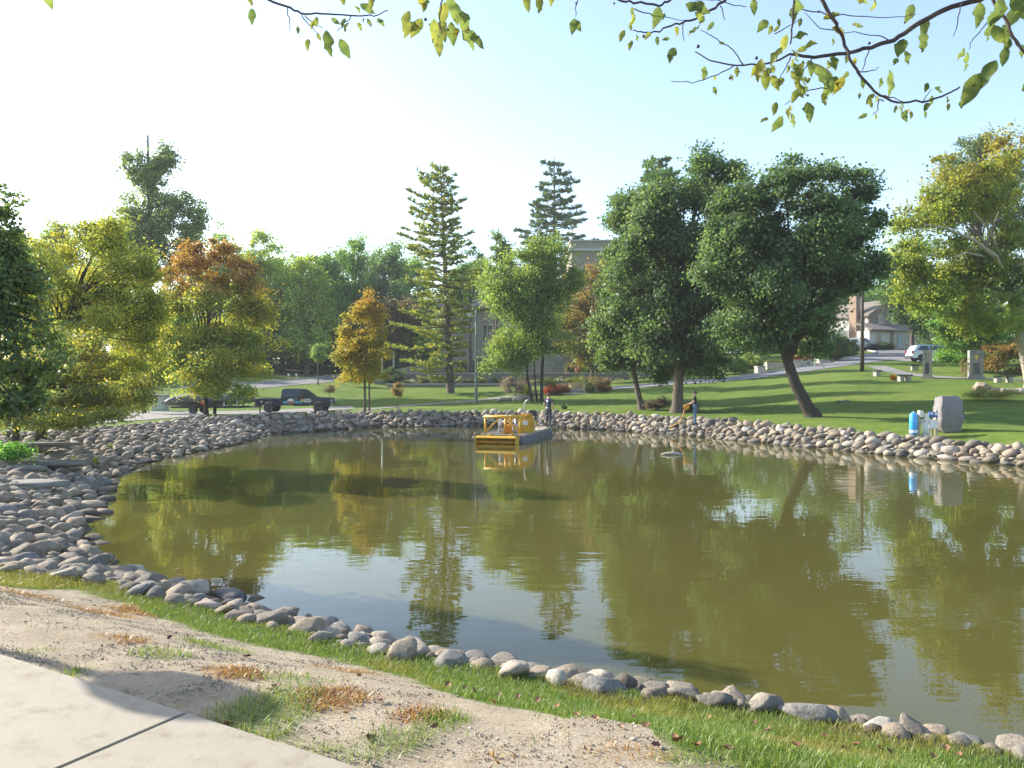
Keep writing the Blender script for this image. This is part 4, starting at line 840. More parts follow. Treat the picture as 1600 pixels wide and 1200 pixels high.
rf = MB(); rf.prism([(-3.8, 4.72), (0, 7.04), (0, 7.3), (-3.8, 4.98)], -.45, 9.4, 'y'); rf.prism([(3.8, 4.72), (3.8, 4.98), (0.001, 7.3), (.001, 7.04)], -.45, 9.4, 'y'); rf = rf.build('roof', M['roof'], hs)
box('chimney', M['brickred'], rf, -4.2, -3.42, 1.6, 3.0, -1, 7.9)
box('porch_wall', M['cream'], hs, -1.6, 5.2, -2.9, -.01, -1, 2.5); box('porch_wall', M['whitewall'], hs, -5.6, -1.61, -2.4, -.01, -1, 2.45)
MB().prism([(-3.4, 2.42), (-.02, 3.55), (-.02, 3.75), (-3.4, 2.6)], -6.1, 5.7, 'x').build('porch_roof', M['roof'], hs)
for xx, yy in ((1.2, -2.92), (3.6, -2.92)): window(hs, xx, .7, .9, 1.4, yy, 1, 2)
window(hs, -3.9, .7, .9, 1.4, -2.42, 1, 2)
for xx in (-1.2, 1.4): window(hs, xx, 3.85, .8, 1.1, -.02, 1, 2)
d_ = box('door', plain('blue grey door', (.22, .27, .30), .5), hs, -.9, 0, -2.97, -2.88, 0, 2.05); MB().tube([(-.12, -3.0, .95), (-.12, -3.0, 1.1)], .02, 6).build('handle', M['iron'], d_)
# ---------------------------------------------------------------- poles
M['galv'] = plain('galvanised steel', (.42, .46, .44), .5, .4, noise=.1); M['oldwood'] = bark_mat('weathered pole wood', (.06, .048, .04), (.13, .105, .085)); M['lampglass'] = plain('lamp lens', (.7, .7, .66), .3)
g = at(744, 62.5); pl = empty('lamp_post', g, 0, 'tall pale green metal lamp post on the far lawn', 'lamp post', 'poles in the park')
hh = PZ(484, 62.5)-g.z; MB().tube([(0, 0, -.2), (0, 0, .05), (0, 0, hh)], [.14, .135, .08], 12).build('pole', plain('pole paint', (.15, .19, .165), .55, .1, noise=.12, scale=2), pl, 0, 2, True)
box('arm', M['galv'], pl, -.55, -.05, -.03, .03, hh-.55, hh-.47); lh = box('lamp_head', M['galv'], pl, -.75, -.35, -.14, .14, hh-.5+.035, hh-.27, .03); box('lens', M['lampglass'], lh, -.7, -.4, -.1, .1, hh-.53, hh-.468)
g = at(597, 88); pl = empty('lamp_post', g, 0, 'slim white lamp post beside the golden maple', 'lamp post', 'poles in the park'); hh = PZ(511, 88)-g.z
MB().tube([(0, 0, -.2), (0, 0, hh)], [.11, .08], 10).build('pole', M['frame'], pl, 0, 2, True); box('arm', M['frame'], pl, -.5, -.02, -.03, .03, hh-.12, hh-.05); box('lamp_head', M['galv'], pl, -.75, -.4, -.12, .12, hh-.2, hh-.05, .02)
g = at(615, 96); pl = empty('lamp_post', g, 0, 'short grey post in front of the purple brown tree', 'lamp post', 'poles in the park'); hh = PZ(553, 96)-g.z
MB().tube([(0, 0, -.2), (0, 0, hh)], .09, 8).build('pole', M['frame'], pl, 0, 2, True); MB().lathe([(.02, 0), (.13, .05), (.15, .2), (.06, .32)], (0, 0, hh), 10).build('lamp_head', M['galv'], pl)
g = at(1347, 68); pl = empty('utility_pole', g, 0, 'dark wooden utility pole beside the rising lane', 'utility pole', 'poles in the park'); hh = PZ(425, 68)-g.z
MB().tube([(0, 0, -.2), (0, 0, hh)], [.17, .12], 10).build('pole', M['oldwood'], pl, 0, 2, True); box('crossarm', M['oldwood'], pl, -.9, .9, -.06, .06, hh-.5, hh-.36)
for xx in (-.8, 0, .8): MB().lathe([(.03, 0), (.05, .05), (.03, .12)], (xx, 0, hh-.36), 8).build('insulator', M['galv'], pl)
g = at(1273, 74); pl = empty('sign_post', g, 0, 'thin pale post standing beside the lane right of the leaning maple', 'post', 'poles in the park'); hh = 1.5
box('pole', M['galv'], pl, -.035, .035, -.03, .03, -.2, hh); box('plate', M['frame'], pl, -.12, .12, -.05, -.031, hh-.35, hh, .01)
# unseen globe lamp, added to throw the band and patch of shadow by the path
g = ghit(285, 1092); hgt = 2.75; t_ = hgt/math.tan(SUN_EL); gx0, gy0 = g.x+SX*t_, g.y+SY*t_; gz0 = H(gx0, gy0)
pl = empty('shadow_lamp', (gx0, gy0, gz0), 0, 'unseen globe topped lamp added to cast a shadow beside the path', 'shadow caster', 'poles in the park')
MB().tube([(0, 0, -.2), (0, 0, 2.55+g.z-gz0)], [.05, .04], 12).build('pole', M['iron'], pl, 0, 2, True)
MB().lathe([(.05, -.3), (.16, -.26), (.27, -.12), (.30, 0), (.27, .12), (.16, .26), (.02, .3)], (0, 0, hgt+g.z-gz0), 16).build('globe', M['lampglass'], pl, 0, 2, True)
# two white and red markers at the edge of the wood
M['white'] = plain('white paint', (.75, .74, .72), .5, noise=.05); M['red'] = plain('red paint', (.55, .05, .03), .5)
for px_, lb in ((451, 'white marker post with red band, left one of the pair by the wood'), (463, 'white marker post with red band, right one of the pair by the wood')):
    g = at(px_, 93); mk = empty('marker_post', g, 0, lb, 'marker', 'marker posts by the wood'); box('post', M['white'], mk, -.11, .11, -.05, .05, -.1, .42, .01); box('band', M['red'], mk, -.12, .12, -.06, .06, .1, .26); box('cap', M['white'], mk, -.12, .12, -.06, .06, .424, .52, .02)
g = at(251, 60); ub = empty('utility_box', g, 0, 'pale grey utility cabinet behind the stones left of the trailer', 'cabinet'); box('body', M['coping'], ub, -.5, .5, -.35, .35, -.1, 1.15, .02); box('lid', M['coping'], ub, -.55, .55, -.4, .4, 1.153, 1.25, .02); d_ = box('door', M['galv'], ub, -.4, .4, -.375, -.352, .1, 1.05); box('handle', M['iron'], d_, .28, .32, -.4, -.376, .5, .65)
# stone slabs by the left edge
M['slabstone'] = plain('weathered flat stone', (.19, .175, .15), .9, noise=.45, scale=3, bump=.8)
for (a, c, w, dp, th, dz, lb) in ((45,712,1.7,1.0,.14,.10,'broad flat stone slab nearest the rip rap at the left edge'),(68,692,2.3,.5,.20,.16,'long dark stone step behind the broad slab'),(30,697,1.4,.45,.16,.05,'short pale stone step in front of the dark one'),(62,681,2.0,.9,.14,.30,'upper flat stone slab under the drooping twigs'),(150,640,2.6,1.0,.18,.1,'dark stone slab beside the driveway')):
    g = P(a, c, 1.12); V, Fc = rock_shape(2, a*7, 5, 1); V = np.clip(V, -.8, .8)/.8*np.array([w/2, dp/2, th/2]); o = link('stone_slab', np_mesh('stone_slab', V, Fc), None, M['slabstone']); o.location = (g.x, g.y, H(g.x, g.y)+dz); o.rotation_euler = (0, 0, rng.normal(0, .06)); tag(o, lb, 'stone slab', 'stone slabs on the left bank')
# ---------------------------------------------------------------- vehicles
M['tyre'] = plain('tyre rubber', (.025, .025, .026), .85); M['rim'] = plain('alloy rim', (.38, .38, .39), .35, .8); M['chrome'] = plain('dull chrome', (.5, .5, .5), .25, .9)
M['tail'] = plain('red lamp', (.35, .02, .02), .2); M['headl'] = plain('clear lamp', (.65, .66, .64), .15); M['autoglass'] = plain('car glass', (.035, .045, .055), .05, 0, .7, .05); M['trimblack'] = plain('black trim', (.03, .03, .032), .6)
def wheel(par, x, y, r_, w):
    wh = empty('wheel', (x, y, r_)); wh.parent = par; n = 20; s = 1 if y > 0 else -1
    def ring(prof, nm, mt):
        mb = MB(); m_ = len(prof)
        for rr_, yy in prof:
            for k in range(n): a = 2*math.pi*k/n; mb.v.append((rr_*math.cos(a), yy*s, rr_*math.sin(a)))
        for i in range(m_-1):
            for k in range(n): a = i*n+k; c = i*n+(k+1) % n; mb.f.append((a, c, c+n, a+n))
        mb.f += [tuple(range(n))[::-1], tuple((m_-1)*n+k for k in range(n))]; return mb.build(nm, mt, wh, 0, 2, False)
    ring([(r_*.64, -w/2), (r_*.94, -w/2), (r_, -w*.35), (r_, w*.35), (r_*.94, w/2), (r_*.66, w/2)], 'tyre', M['tyre']); ring([(r_*.62, w*.3), (r_*.65, w*.53), (r_*.5, w*.46), (r_*.18, w*.40), (r_*.12, w*.52)], 'rim', M['rim'])
def vehicle(name, label, loc, rz, cat, paint, lower, cabin, W, wheels, wr, glass, group='vehicles parked round the park', extras=None):
    """lower: side outline of the body, cabin: side outline of the cab (x forward, z up); glass: list of side window outlines"""
    c = empty(name, loc, rz, label, cat, group); h = W/2
    def arch(poly):
        out = []
        for i, (x, z) in enumerate(poly): out.append((x, z))
        return out
    mb = MB(); low = []
    x0 = min(p[0] for p in lower); x1 = max(p[0] for p in lower); zb = min(p[1] for p in lower)
    ar = []
    for wx in sorted(wheels):
        ar += [(wx+wr*1.18*math.cos(a), wr+wr*1.18*math.sin(a)) for a in np.linspace(math.pi, 0, 9) if wr+wr*1.18*math.sin(a) > zb]
    poly = [(x0+.05, zb)]+ar+[(x1-.05, zb)]+[p for p in lower if p[1] > zb+1e-6]
    me = MB().prism(poly, -h, h, 'y').mesh('body'); o = link('body', me, c, paint)
    bm = bmesh.new(); bm.from_mesh(me); ed = [e for e in bm.edges if abs(e.verts[0].co.y-e.verts[1].co.y) < 1e-4 and max(v.co.z for v in e.verts) > wr*2.25]
    bmesh.ops.bevel(bm, geom=ed, offset=.06, segments=3, affect='EDGES'); bm.to_mesh(me); bm.free()
    ins = [(x+(-.06 if x > sum(p[0] for p in cabin)/len(cabin) else .06)*0, z) for x, z in cabin]
    zmin = min(p[1] for p in cabin); zmax = max(p[1] for p in cabin)
    cb = MB(); n = len(cabin)
    yy = lambda z: h*(.97-.16*(z-zmin)/(zmax-zmin))
    cb.add([(x, -yy(z), z) for x, z in cabin]+[(x, yy(z), z) for x, z in cabin], [tuple(range(n)), tuple(range(n, 2*n))[::-1]]+[(i, i+n, (i+1) % n+n, (i+1) % n) for i in range(n)])
    cb.build('cab', paint, c, .03, 2)
    for poly in glass:
        for s in (-1, 1):
            g_ = MB(); k = len(poly); g_.add([(x, s*(yy(z)+.006), z) for x, z in poly]+[(x, s*(yy(z)-.03), z) for x, z in poly], [tuple(range(k)), tuple(range(k, 2*k))[::-1]]+[(i, (i+1) % k, (i+1) % k+k, i+k) for i in range(k)]); g_.build('side_window', M['autoglass'], c)
    for wx in wheels:
        for s in (-1, 1): wheel(c, wx, s*(h-.11), wr, .22)
    return c, h, yy
M['navy'] = plain('navy paint', (.018, .028, .055), .25, 0, .5, .08, coat=.6); M['silver'] = plain('silver blue paint', (.55, .60, .66), .3, .2, noise=.04, coat=.5); M['vanwhite'] = plain('white car paint', (.72, .72, .71), .3, noise=.03, coat=.5); M['greycar'] = plain('grey car paint', (.26, .28, .29), .3, .2, noise=.04, coat=.5)
g = at(463, 60.5)
c, h, yy = vehicle('pickup_truck', 'dark navy pickup truck with coloured door emblems parked behind the far left stones', (g.x, g.y, g.z+.03), 0, 'truck', M['navy'],
  [(-2.85, .45), (2.85, .45), (2.88, .78), (2.80, 1.02), (2.62, 1.12), (1.35, 1.20), (1.2, 1.2), (-.95, 1.16), (-.98, 1.10), (-2.83, 1.08), (-2.88, .8)], [(-.93, 1.155), (1.42, 1.19), (.62, 1.78), (.45, 1.83), (-.72, 1.83), (-.88, 1.76)], 1.9, (-1.85, 1.92), .39,
  [[(.12, 1.23), (1.18, 1.23), (.58, 1.72), (.12, 1.74)], [(-.74, 1.23), (.02, 1.23), (.02, 1.74), (-.70, 1.73)]])
for s in (-1, 1):
    box('headlight', M['headl'], c, 2.70, 2.90, s*.72-.13, s*.72+.13, .80, .99, .03); box('tail_light', M['tail'], c, -2.91, -2.80, s*.84-.1, s*.84+.1, .72, 1.0, .02)
    m_ = box('mirror', M['trimblack'], c, .95, 1.10, s*1.09-.1, s*1.09+.1, 1.22, 1.42, .03); box('stalk', M['trimblack'], m_, 1.0, 1.06, min(s*.90, s*1.0), max(s*.90, s*1.0), 1.25, 1.3)
    d_ = box('door', M['navy'], c, .06, 1.25, s*.952-.008, s*.952+.008, .52, 1.17, .004); box('handle', M['chrome'], d_, .14, .32, s*.962-.01, s*.962+.012, 1.04, 1.08)
box('front_bumper', M['chrome'], c, 2.86, 3.0, -.92, .92, .48, .70, .03); box('rear_bumper', M['chrome'], c, -3.0, -2.86, -.9, .9, .48, .66, .03); MB().prism([(1.33, 1.27), (1.355, 1.28), (.70, 1.755), (.675, 1.745)], -.72, .72, 'y').build('windscreen', M['autoglass'], c)
box('bed_floor', M['trimblack'], c, -2.7, -1.0, -.8, .8, 1.085, 1.10)
# emblems on the side towards the pond
em = lambda nm, col, poly, dy, sub=None: MB().prism(poly, -.962-dy, -.960-dy, 'y').build(nm, plain('decal '+nm, col, .5, noise=.03), c)
el = lambda cx, cz, a, b_, n=20: [(cx+a*math.cos(2*math.pi*i/n), cz+b_*math.sin(2*math.pi*i/n)) for i in range(n)]
em('blue_band', (.10, .38, .62), [(-.75, .70), (.70, .74), (.75, .88), (-.75, .90)], 0); em('white_emblem', (.75, .76, .78), el(-.17, .93, .24, .17), .004); em('red_emblem_band', (.55, .14, .12), [(-.45, .74), (.12, .74), (.12, .88), (-.45, .88)], .008); em('dark_emblem_foot', (.22, .16, .15), el(-.17, .69, .2, .07), .006)
em('yellow_emblem', (.75, .48, .08), el(.72, .96, .14, .09), .004); em('white_banner', (.72, .72, .76), [(.84, .80), (1.42, .82), (1.30, 1.08), (.88, 1.06)], .004); em('purple_lettering', (.32, .26, .42), [(.90, .90), (1.30, .91), (1.28, 1.0), (.92, .99)], .008); em('white_sticker', (.72, .70, .70), [(-2.5, .80), (-2.28, .80), (-2.28, .90), (-2.5, .90)], .002)
SUVLOW = [(-2.2, .32), (2.2, .32), (2.24, .6), (2.15, .85), (1.2, 1.02), (-2.1, 1.05), (-2.24, .8)]; SUVCAB = [(-2.12, 1.04), (1.25, 1.01), (.55, 1.52), (.2, 1.64), (-1.3, 1.66), (-1.75, 1.58)]
SUVG = [[(-.55, 1.1), (.95, 1.08), (.42, 1.48), (-.55, 1.55)], [(-1.75, 1.12), (-.65, 1.1), (-.65, 1.55), (-1.4, 1.56)]]
def lights(c, W):
    for s in (-1, 1): box('headlight', M['headl'], c, 2.05, 2.24, s*(W/2-.2)-.14, s*(W/2-.2)+.14, .68, .84, .02); box('tail_light', M['tail'], c, -2.27, -2.12, s*(W/2-.12)-.09, s*(W/2-.12)+.09, .78, 1.08, .02)
    box('front_bumper', M['trimblack'], c, 2.2, 2.30, -W/2+.1, W/2-.1, .3, .55, .02); box('rear_bumper', M['trimblack'], c, -2.30, -2.2, -W/2+.1, W/2-.1, .3, .55, .02)
g = at(1456, 78.5); c, h, yy = vehicle('parked_suv', 'silver white suv parked behind the left memorial pillar', (g.x, g.y, g.z+.08), R(-4), 'car', M['silver'], SUVLOW, SUVCAB, 1.8, (-1.35, 1.35), .34, SUVG); lights(c, 1.8)
g = at(1322, 110); c, h, yy = vehicle('parked_van', 'white minivan parked in front of the gabled house', (g.x, g.y, g.z+.08), R(152), 'van', M['vanwhite'], SUVLOW, [(-2.12, 1.04), (1.45, 1.0), (.75, 1.55), (.4, 1.72), (-1.7, 1.74), (-2.0, 1.6)], 1.85, (-1.4, 1.4), .33, SUVG); lights(c, 1.85)
g = at(1345, 112.5); c, h, yy = vehicle('parked_car', 'grey car parked right of the white minivan', (g.x, g.y, g.z+.08), R(20), 'car', M['greycar'], SUVLOW, SUVCAB, 1.75, (-1.35, 1.35), .33, SUVG); lights(c, 1.75)
# boat under a cover on its trailer
g = at(326, 54.5); tr = empty('boat_trailer', (g.x, g.y, g.z+.03), 0, 'low black trailer under the covered boat behind the orange maple', 'trailer')
for s in (-1, 1): box('rail', M['iron'], tr, -2.3, 2.6, s*.75-.05, s*.75+.05, .42, .54)
for xx in (-2.1, -.4, 1.2, 2.4): box('crossbar', M['iron'], tr, xx-.05, xx+.05, -.70, .70, .43, .53)
MB().prism([(2.6, -.7), (2.6, .7), (3.7, .05), (3.7, -.05)], .44, .52, 'z').build('tongue', M['iron'], tr); MB().tube([(3.55, 0, 0), (3.55, 0, .95)], .045, 8).build('jack', M['iron'], tr)
for xx in (1.3, 2.2):
    for s in (-1, 1): box('bunk_post', M['galv'], tr, xx-.06, xx+.06, s*.6-.05, s*.6+.05, .54, .92)
wheel(tr, -.7, -.92, .30, .18); wheel(tr, -.7, .92, .30, .18)
box('fender', M['trimblack'], tr, -1.1, -.3, -1.03, -.82, .62, .68, .02)
bt = empty('covered_boat', (g.x, g.y, g.z+.03), 0, 'boat under a dark grey tarpaulin on the trailer, bow to the right', 'boat'); n = 18; V = []; Fc = []; ns = 12
for i in range(n):
    t = i/(n-1); x = -2.7+5.9*t; wd = .98*(1-.82*max(0, (t-.5)/.5)**2.4); zb = .56+.26*max(0, (t-.5)/.5)**1.8; zt = 1.28+.18*math.sin(math.pi*min(1, t*1.25))-.14*max(0, (t-.7)/.3)-.22*max(0, (.1-t)/.1)
    for k in range(ns):
        a = 2*math.pi*k/ns; V.append((x, wd*math.cos(a)*(1 if math.sin(a) > 0 else .8), (zb+zt)/2+(zt-zb)/2*math.sin(a)+.03*rng.normal()*(math.sin(a) > .2)))
Fc = [(i*ns+k, i*ns+(k+1) % ns, (i+1)*ns+(k+1) % ns, (i+1)*ns+k) for i in range(n-1) for k in range(ns)]+[tuple(range(ns))[::-1], tuple((n-1)*ns+k for k in range(ns))]
me = bpy.data.meshes.new('cover'); me.from_pydata(V, [], Fc); link('cover', me, bt, plain('grey tarpaulin', (.13, .135, .15), .6, noise=.3, scale=2, bump=.5), True)
MB().prism([(-.25, .85), (.1, .95), (.22, .62), (.02, .58)], -1.0, -.9, 'y').build('red_flag', M['red'], bt)

# ---------------------------------------------------------------- dredge on the water
M['yellow'] = plain('machine yellow', (.62, .35, .02), .5, noise=.3, scale=4); M['orange'] = plain('worn orange paint', (.62, .27, .015), .55, noise=.25, scale=5); M['hull'] = plain('grey hull', (.17, .18, .20), .6, noise=.25, scale=1.5); M['deck'] = plain('tan deck', (.40, .34, .25), .8, noise=.2); M['black'] = plain('black plastic', (.02, .02, .022), .5); M['steel'] = plain('bare steel', (.45, .45, .44), .4, .6)
hx, hy = -.25, -.968; rz = math.atan2(hy, hx)-math.pi/2
dg = empty('dredge', (.34, 37.94, 0), rz, 'yellow weed cutting dredge barge floating in the middle of the pond', 'boat')
hl = MB(); hl.prism([(-3.4, .05), (-3.2, -.25), (3.0, -.25), (3.3, .05), (3.3, .33), (-3.4, .33)], -.95, .95, 'x'); hl.build('hull', M['hull'], dg, .03)
box('deck', M['deck'], dg, -.96, .96, -3.42, 3.31, .333, .36)
MB().tube([(-.97, 3.3, .3), (-.97, -3.4, .3)], .035, 6).build('rub_rail', M['deck'], dg)
y_ = 3.05; ft = empty('front_frame', (0, y_, .36)); ft.parent = dg
bar = lambda nm, a, b_, r_=.042, mt='yellow', p=None: MB().tube([a, b_], r_, 8).build(nm, M[mt], p or dg, 0, 2, True)
for s in (-1, 1): bar('post', (s*.80, 0, 0), (s*.80, 0, .78), .05, 'yellow', ft); bar('brace', (s*.80, 0, .1), (s*.12, 0, .74), .036, 'yellow', ft); bar('side_beam', (s*.80, .02, .76), (s*.80, -1.5, .76), .045, 'yellow', ft)
bar('top_beam', (-.86, 0, .78), (.86, 0, .78), .055, 'yellow', ft); bar('rear_beam', (-.8, -1.5, .76), (.8, -1.5, .76), .045, 'yellow', ft)
for xx in (.0, -.22): bar('hydraulic_cylinder', (xx, 2.65, .36), (xx, 2.45, 1.08), .075, 'orange'); bar('piston_rod', (xx, 2.45, 1.08), (xx, 2.42, 1.2), .03, 'steel')
for xx in (.22, .3, -.42): bar('hose', (xx, 2.3, .36), (xx+.06, 2.2, 1.05), .022, 'steel')
MB().lathe([(.30, 0), (.30, .04), (.16, .08), (.14, .34), (.05, .4)], (-.1, 2.3, .36), 16).build('pump', M['orange'], dg); box('pump_motor', M['steel'], dg, -.52, -.28, 1.9, 2.3, .36, .78, .03)
hd = empty('cutter_head', (0, 3.95, 0)); hd.parent = dg
MB().prism([(-.30, .33), (.18, .37), (.30, .30), (.30, .26), (.16, .32), (-.28, .28)], -.88, .88, 'x').build('hood', M['yellow'], hd)
MB().prism([(-.32, .30), (-.28, .30), (-.24, -.15), (-.30, -.15)], -.88, .88, 'x').build('back_plate', M['orange'], hd)
for s in (-1, 1): MB().prism([(-.30, .33), (.28, .30), (.30, .0), (.1, -.15), (-.28, -.15)], s*.90-.015, s*.90+.015, 'x').build('end_plate', M['yellow'], hd)
MB().tube([(-.88, .05, .08), (.88, .05, .08)], .07, 10).build('drum', M['orange'], hd)
for k in range(11):
    a = k*1.9; xx = -.8+k*.16; MB().tube([(xx, .05, .08), (xx+.03, .05+.2*math.cos(a), .08+.17*math.sin(a))], [.03, .015], 5).build('tine', M['yellow'], hd); MB().tube([(xx, .05, .08), (xx-.03, .05-.2*math.cos(a), .08-.17*math.sin(a))], [.03, .015], 5).build('tine', M['yellow'], hd)
for s in (-1, 1): bar('arm', (s*.5, 3.1, .38), (s*.5, 3.75, .30), .045)
cbx = box('engine_cabinet', M['yellow'], dg, -.95, -.38, .75, 1.75, .36, 1.05, .02); box('data_plate', M['white'], cbx, -.84, -.62, 1.752, 1.762, .72, .92); box('door_seam', M['orange'], cbx, -.93, -.40, 1.751, 1.756, .66, .675); box('vent', M['orange'], cbx, -.962, -.951, 1.0, 1.5, .55, .85)
eg = box('engine', M['orange'], dg, -.88, -.45, .85, 1.7, 1.053, 1.2, .03); box('engine_top', M['steel'], eg, -.8, -.5, 1.0, 1.4, 1.2, 1.28, .02)
MB().tube([(-.5, .95, 1.2), (-.48, .95, 1.45), (-.52, .98, 1.7), (-.62, 1.05, 1.82), (-.72, 1.1, 1.86)], .035, 8).build('exhaust_pipe', M['galv'], dg, 0, 2, True)
st = box('seat', M['black'], dg, -.75, -.3, -.55, -.05, .72, .84, .04); box('backrest', M['black'], st, -.74, -.31, -.68, -.56, .80, 1.3, .04); box('pedestal', M['black'], st, -.62, -.43, -.4, -.2, .36, .719); box('console', M['black'], dg, -.80, -.40, .15, .45, .36, 1.0, .04)
for k in range(3): MB().tube([(-.5-.08*k, .3, 1.0), (-.5-.08*k, .27, 1.2)], .012, 5).build('lever', M['steel'], dg)
MB().tube([(-.92, 1.0, .36), (-.92, 1.0, .95), (-.92, .75, 1.08)], .02, 6).build('rail_hoop', M['white'], dg); MB().tube([(-.92, -.35, .36), (-.92, -.35, 1.05), (-.92, -.15, 1.22), (-.92, .1, 1.28)], .024, 6).build('rail_hoop', M['white'], dg); MB().tube([(-.92, .6, .36), (-.92, .6, .9)], .022, 6).build('rail_post', M['white'], dg)
MB().tube([(-.92, 1.0, .88), (-.92, -.35, .85), (-.92, -1.7, .98), (-.92, -3.2, 1.0)], .012, 5).build('guard_rope', M['white'], dg); MB().tube([(-.92, -3.2, .36), (-.92, -3.2, 1.02)], .02, 6).build('rail_post', M['white'], dg)
box('rear_motor', M['yellow'], dg, -.2, .3, -3.1, -2.6, .36, .95, .04); MB().tube([(.6, 1.5, .36), (.6, 1.5, 1.05)], .022, 6).build('rail_post', M['white'], dg); MB().tube([(.75, -.5, .36), (.75, -.5, 1.2), (.6, -.5, 1.3)], .022, 6).build('rail_post', M['galv'], dg)
for k, xx in enumerate((.7, .2)): MB().tube([(xx, 1.5, 1.1), (xx+.12, 1.3, 1.32)], .018, 5).build('lever', M['steel'], dg)

# ---------------------------------------------------------------- people
M['skin'] = plain('skin', (.45, .26, .18), .6, noise=.06); M['navycloth'] = plain('navy cotton', (.030, .042, .085), .9, noise=.15); M['jeandark'] = plain('dark work trousers', (.022, .028, .050), .9, noise=.2); M['jean'] = plain('blue denim', (.10, .16, .25), .9, noise=.25, scale=9); M['blackcloth'] = plain('black cotton', (.018, .018, .022), .9, noise=.2); M['hair'] = plain('brown hair', (.10, .05, .025), .8, noise=.3); M['boot'] = plain('dark boot', (.03, .022, .018), .7)
def person(label, loc, rz, J, parts, shirt, trousers, hairm):
    """J: joint -> (position, radius); parts: list of (joint, joint, material); one skin grown over the whole skeleton"""
    names = list(J); me = bpy.data.meshes.new('person'); me.from_pydata([J[k][0] for k in names], [(names.index(a), names.index(b_)) for a, b_, _ in parts], [])
    o = bpy.data.objects.new('person', me); COL.objects.link(o); md = o.modifiers.new('skin', 'SKIN')
    lay = me.skin_vertices[0].data
    for i, k in enumerate(names):
        r_ = J[k][1]; lay[i].radius = r_ if hasattr(r_, '__len__') else (r_, r_)
    lay[names.index('pelvis')].use_root = True; md.branch_smoothing = .4; ss = o.modifiers.new('sub', 'SUBSURF'); ss.levels = 2; ss.render_levels = 2
    bpy.context.view_layer.update(); me2 = bpy.data.meshes.new_from_object(o.evaluated_get(bpy.context.evaluated_depsgraph_get()))
    bpy.data.objects.remove(o); mats = {'skin': M['skin'], 'shirt': shirt, 'trousers': trousers, 'boot': M['boot']}; order = list(mats)
    for k in order: me2.materials.append(mats[k])
    ctr = np.array([p.center[:] for p in me2.polygons]); best = np.full(len(ctr), 1e9); mi = np.zeros(len(ctr), int)
    for a, b_, mt in parts:
        A, B2 = np.array(J[a][0]), np.array(J[b_][0]); t = np.clip(((ctr-A)@(B2-A))/((B2-A)@(B2-A)), 0, 1); q = np.linalg.norm(ctr-A-t[:, None]*(B2-A), axis=1); c = q < best; best[c] = q[c]; mi[c] = order.index(mt)
    me2.polygons.foreach_set('material_index', mi.astype(np.int32)); me2.polygons.foreach_set('use_smooth', np.ones(len(ctr), bool))
    root = empty('person', loc, rz, label, 'person', 'men working at the pond'); link('body', me2, root)
    return root
def skeleton(armL, armR, stance=.11, look=0.):
    """facing +y; arms given as (elbow, wrist)"""
    J = {'pelvis': ((0, 0, .95), (.155, .115)), 'waist': ((0, 0, 1.10), (.150, .105)), 'chest': ((0, .01, 1.32), (.165, .115)), 'collar': ((0, 0, 1.44), (.10, .085)), 'neck': ((0, .005, 1.515), .056), 'jaw': ((.02*look, .03, 1.585), (.068, .078)), 'crown_': ((.02*look, .012, 1.675), (.078, .09)), 'top_': ((.02*look, .005, 1.735), (.05, .06)), 'nose': ((.10*look, .125 if abs(look) < .5 else .09, 1.625), .016)}
    E = [('pelvis', 'waist', 'trousers'), ('waist', 'chest', 'shirt'), ('chest', 'collar', 'shirt'), ('collar', 'neck', 'skin'), ('neck', 'jaw', 'skin'), ('jaw', 'crown_', 'skin'), ('crown_', 'top_', 'skin'), ('jaw', 'nose', 'skin')]
    for s, n_, arm in ((-1, 'l', armL), (1, 'r', armR)):
        J['sh'+n_] = ((s*.19, 0, 1.415), .066); J['ua'+n_] = (tuple(np.array((s*.2, 0, 1.40))*.45+np.array(arm[0])*.55), .058); J['el'+n_] = (arm[0], .044); J['wr'+n_] = (arm[1], .030)
        E += [('collar', 'sh'+n_, 'shirt'), ('sh'+n_, 'ua'+n_, 'shirt'), ('ua'+n_, 'el'+n_, 'skin'), ('el'+n_, 'wr'+n_, 'skin')]
        d = Vector(arm[1])-Vector(arm[0]); d.normalize(); pm = Vector(arm[1])+d*.06; J['pa'+n_] = (tuple(pm), .036); E.append(('wr'+n_, 'pa'+n_, 'skin'))
        sd = d.cross(Vector((0, 1, .2))).normalized(); cu = Vector((0, .3, -.6))
        for k in range(4):
            b_ = pm+d*.035+sd*(k-1.5)*.02; J[f'f{k}{n_}'] = (tuple(b_+d*(.035-.004*abs(k-1.2))), .0095); J[f'g{k}{n_}'] = (tuple(b_+d*.055+cu*.025), .008); E += [('pa'+n_, f'f{k}{n_}', 'skin'), (f'f{k}{n_}', f'g{k}{n_}', 'skin')]
        J['th'+n_] = (tuple(pm+sd*.045+d*.01), .010); J['ti'+n_] = (tuple(pm+sd*.05+d*.05), .009); E += [('pa'+n_, 'th'+n_, 'skin'), ('th'+n_, 'ti'+n_, 'skin')]
        J['hi'+n_] = ((s*.09, 0, .88), .098); J['kn'+n_] = ((s*stance, .015, .50), .066); J['ca'+n_] = ((s*stance, -.02, .34), .062); J['an'+n_] = ((s*stance*1.05, -.02, .10), .045); J['he'+n_] = ((s*stance*1.05, -.05, .05), .045); J['to'+n_] = ((s*stance*1.15, .16, .035), .036)
        E += [('pelvis', 'hi'+n_, 'trousers'), ('hi'+n_, 'kn'+n_, 'trousers'), ('kn'+n_, 'ca'+n_, 'trousers'), ('ca'+n_, 'an'+n_, 'trousers'), ('an'+n_, 'he'+n_, 'boot'), ('an'+n_, 'to'+n_, 'boot')]
    return J, E
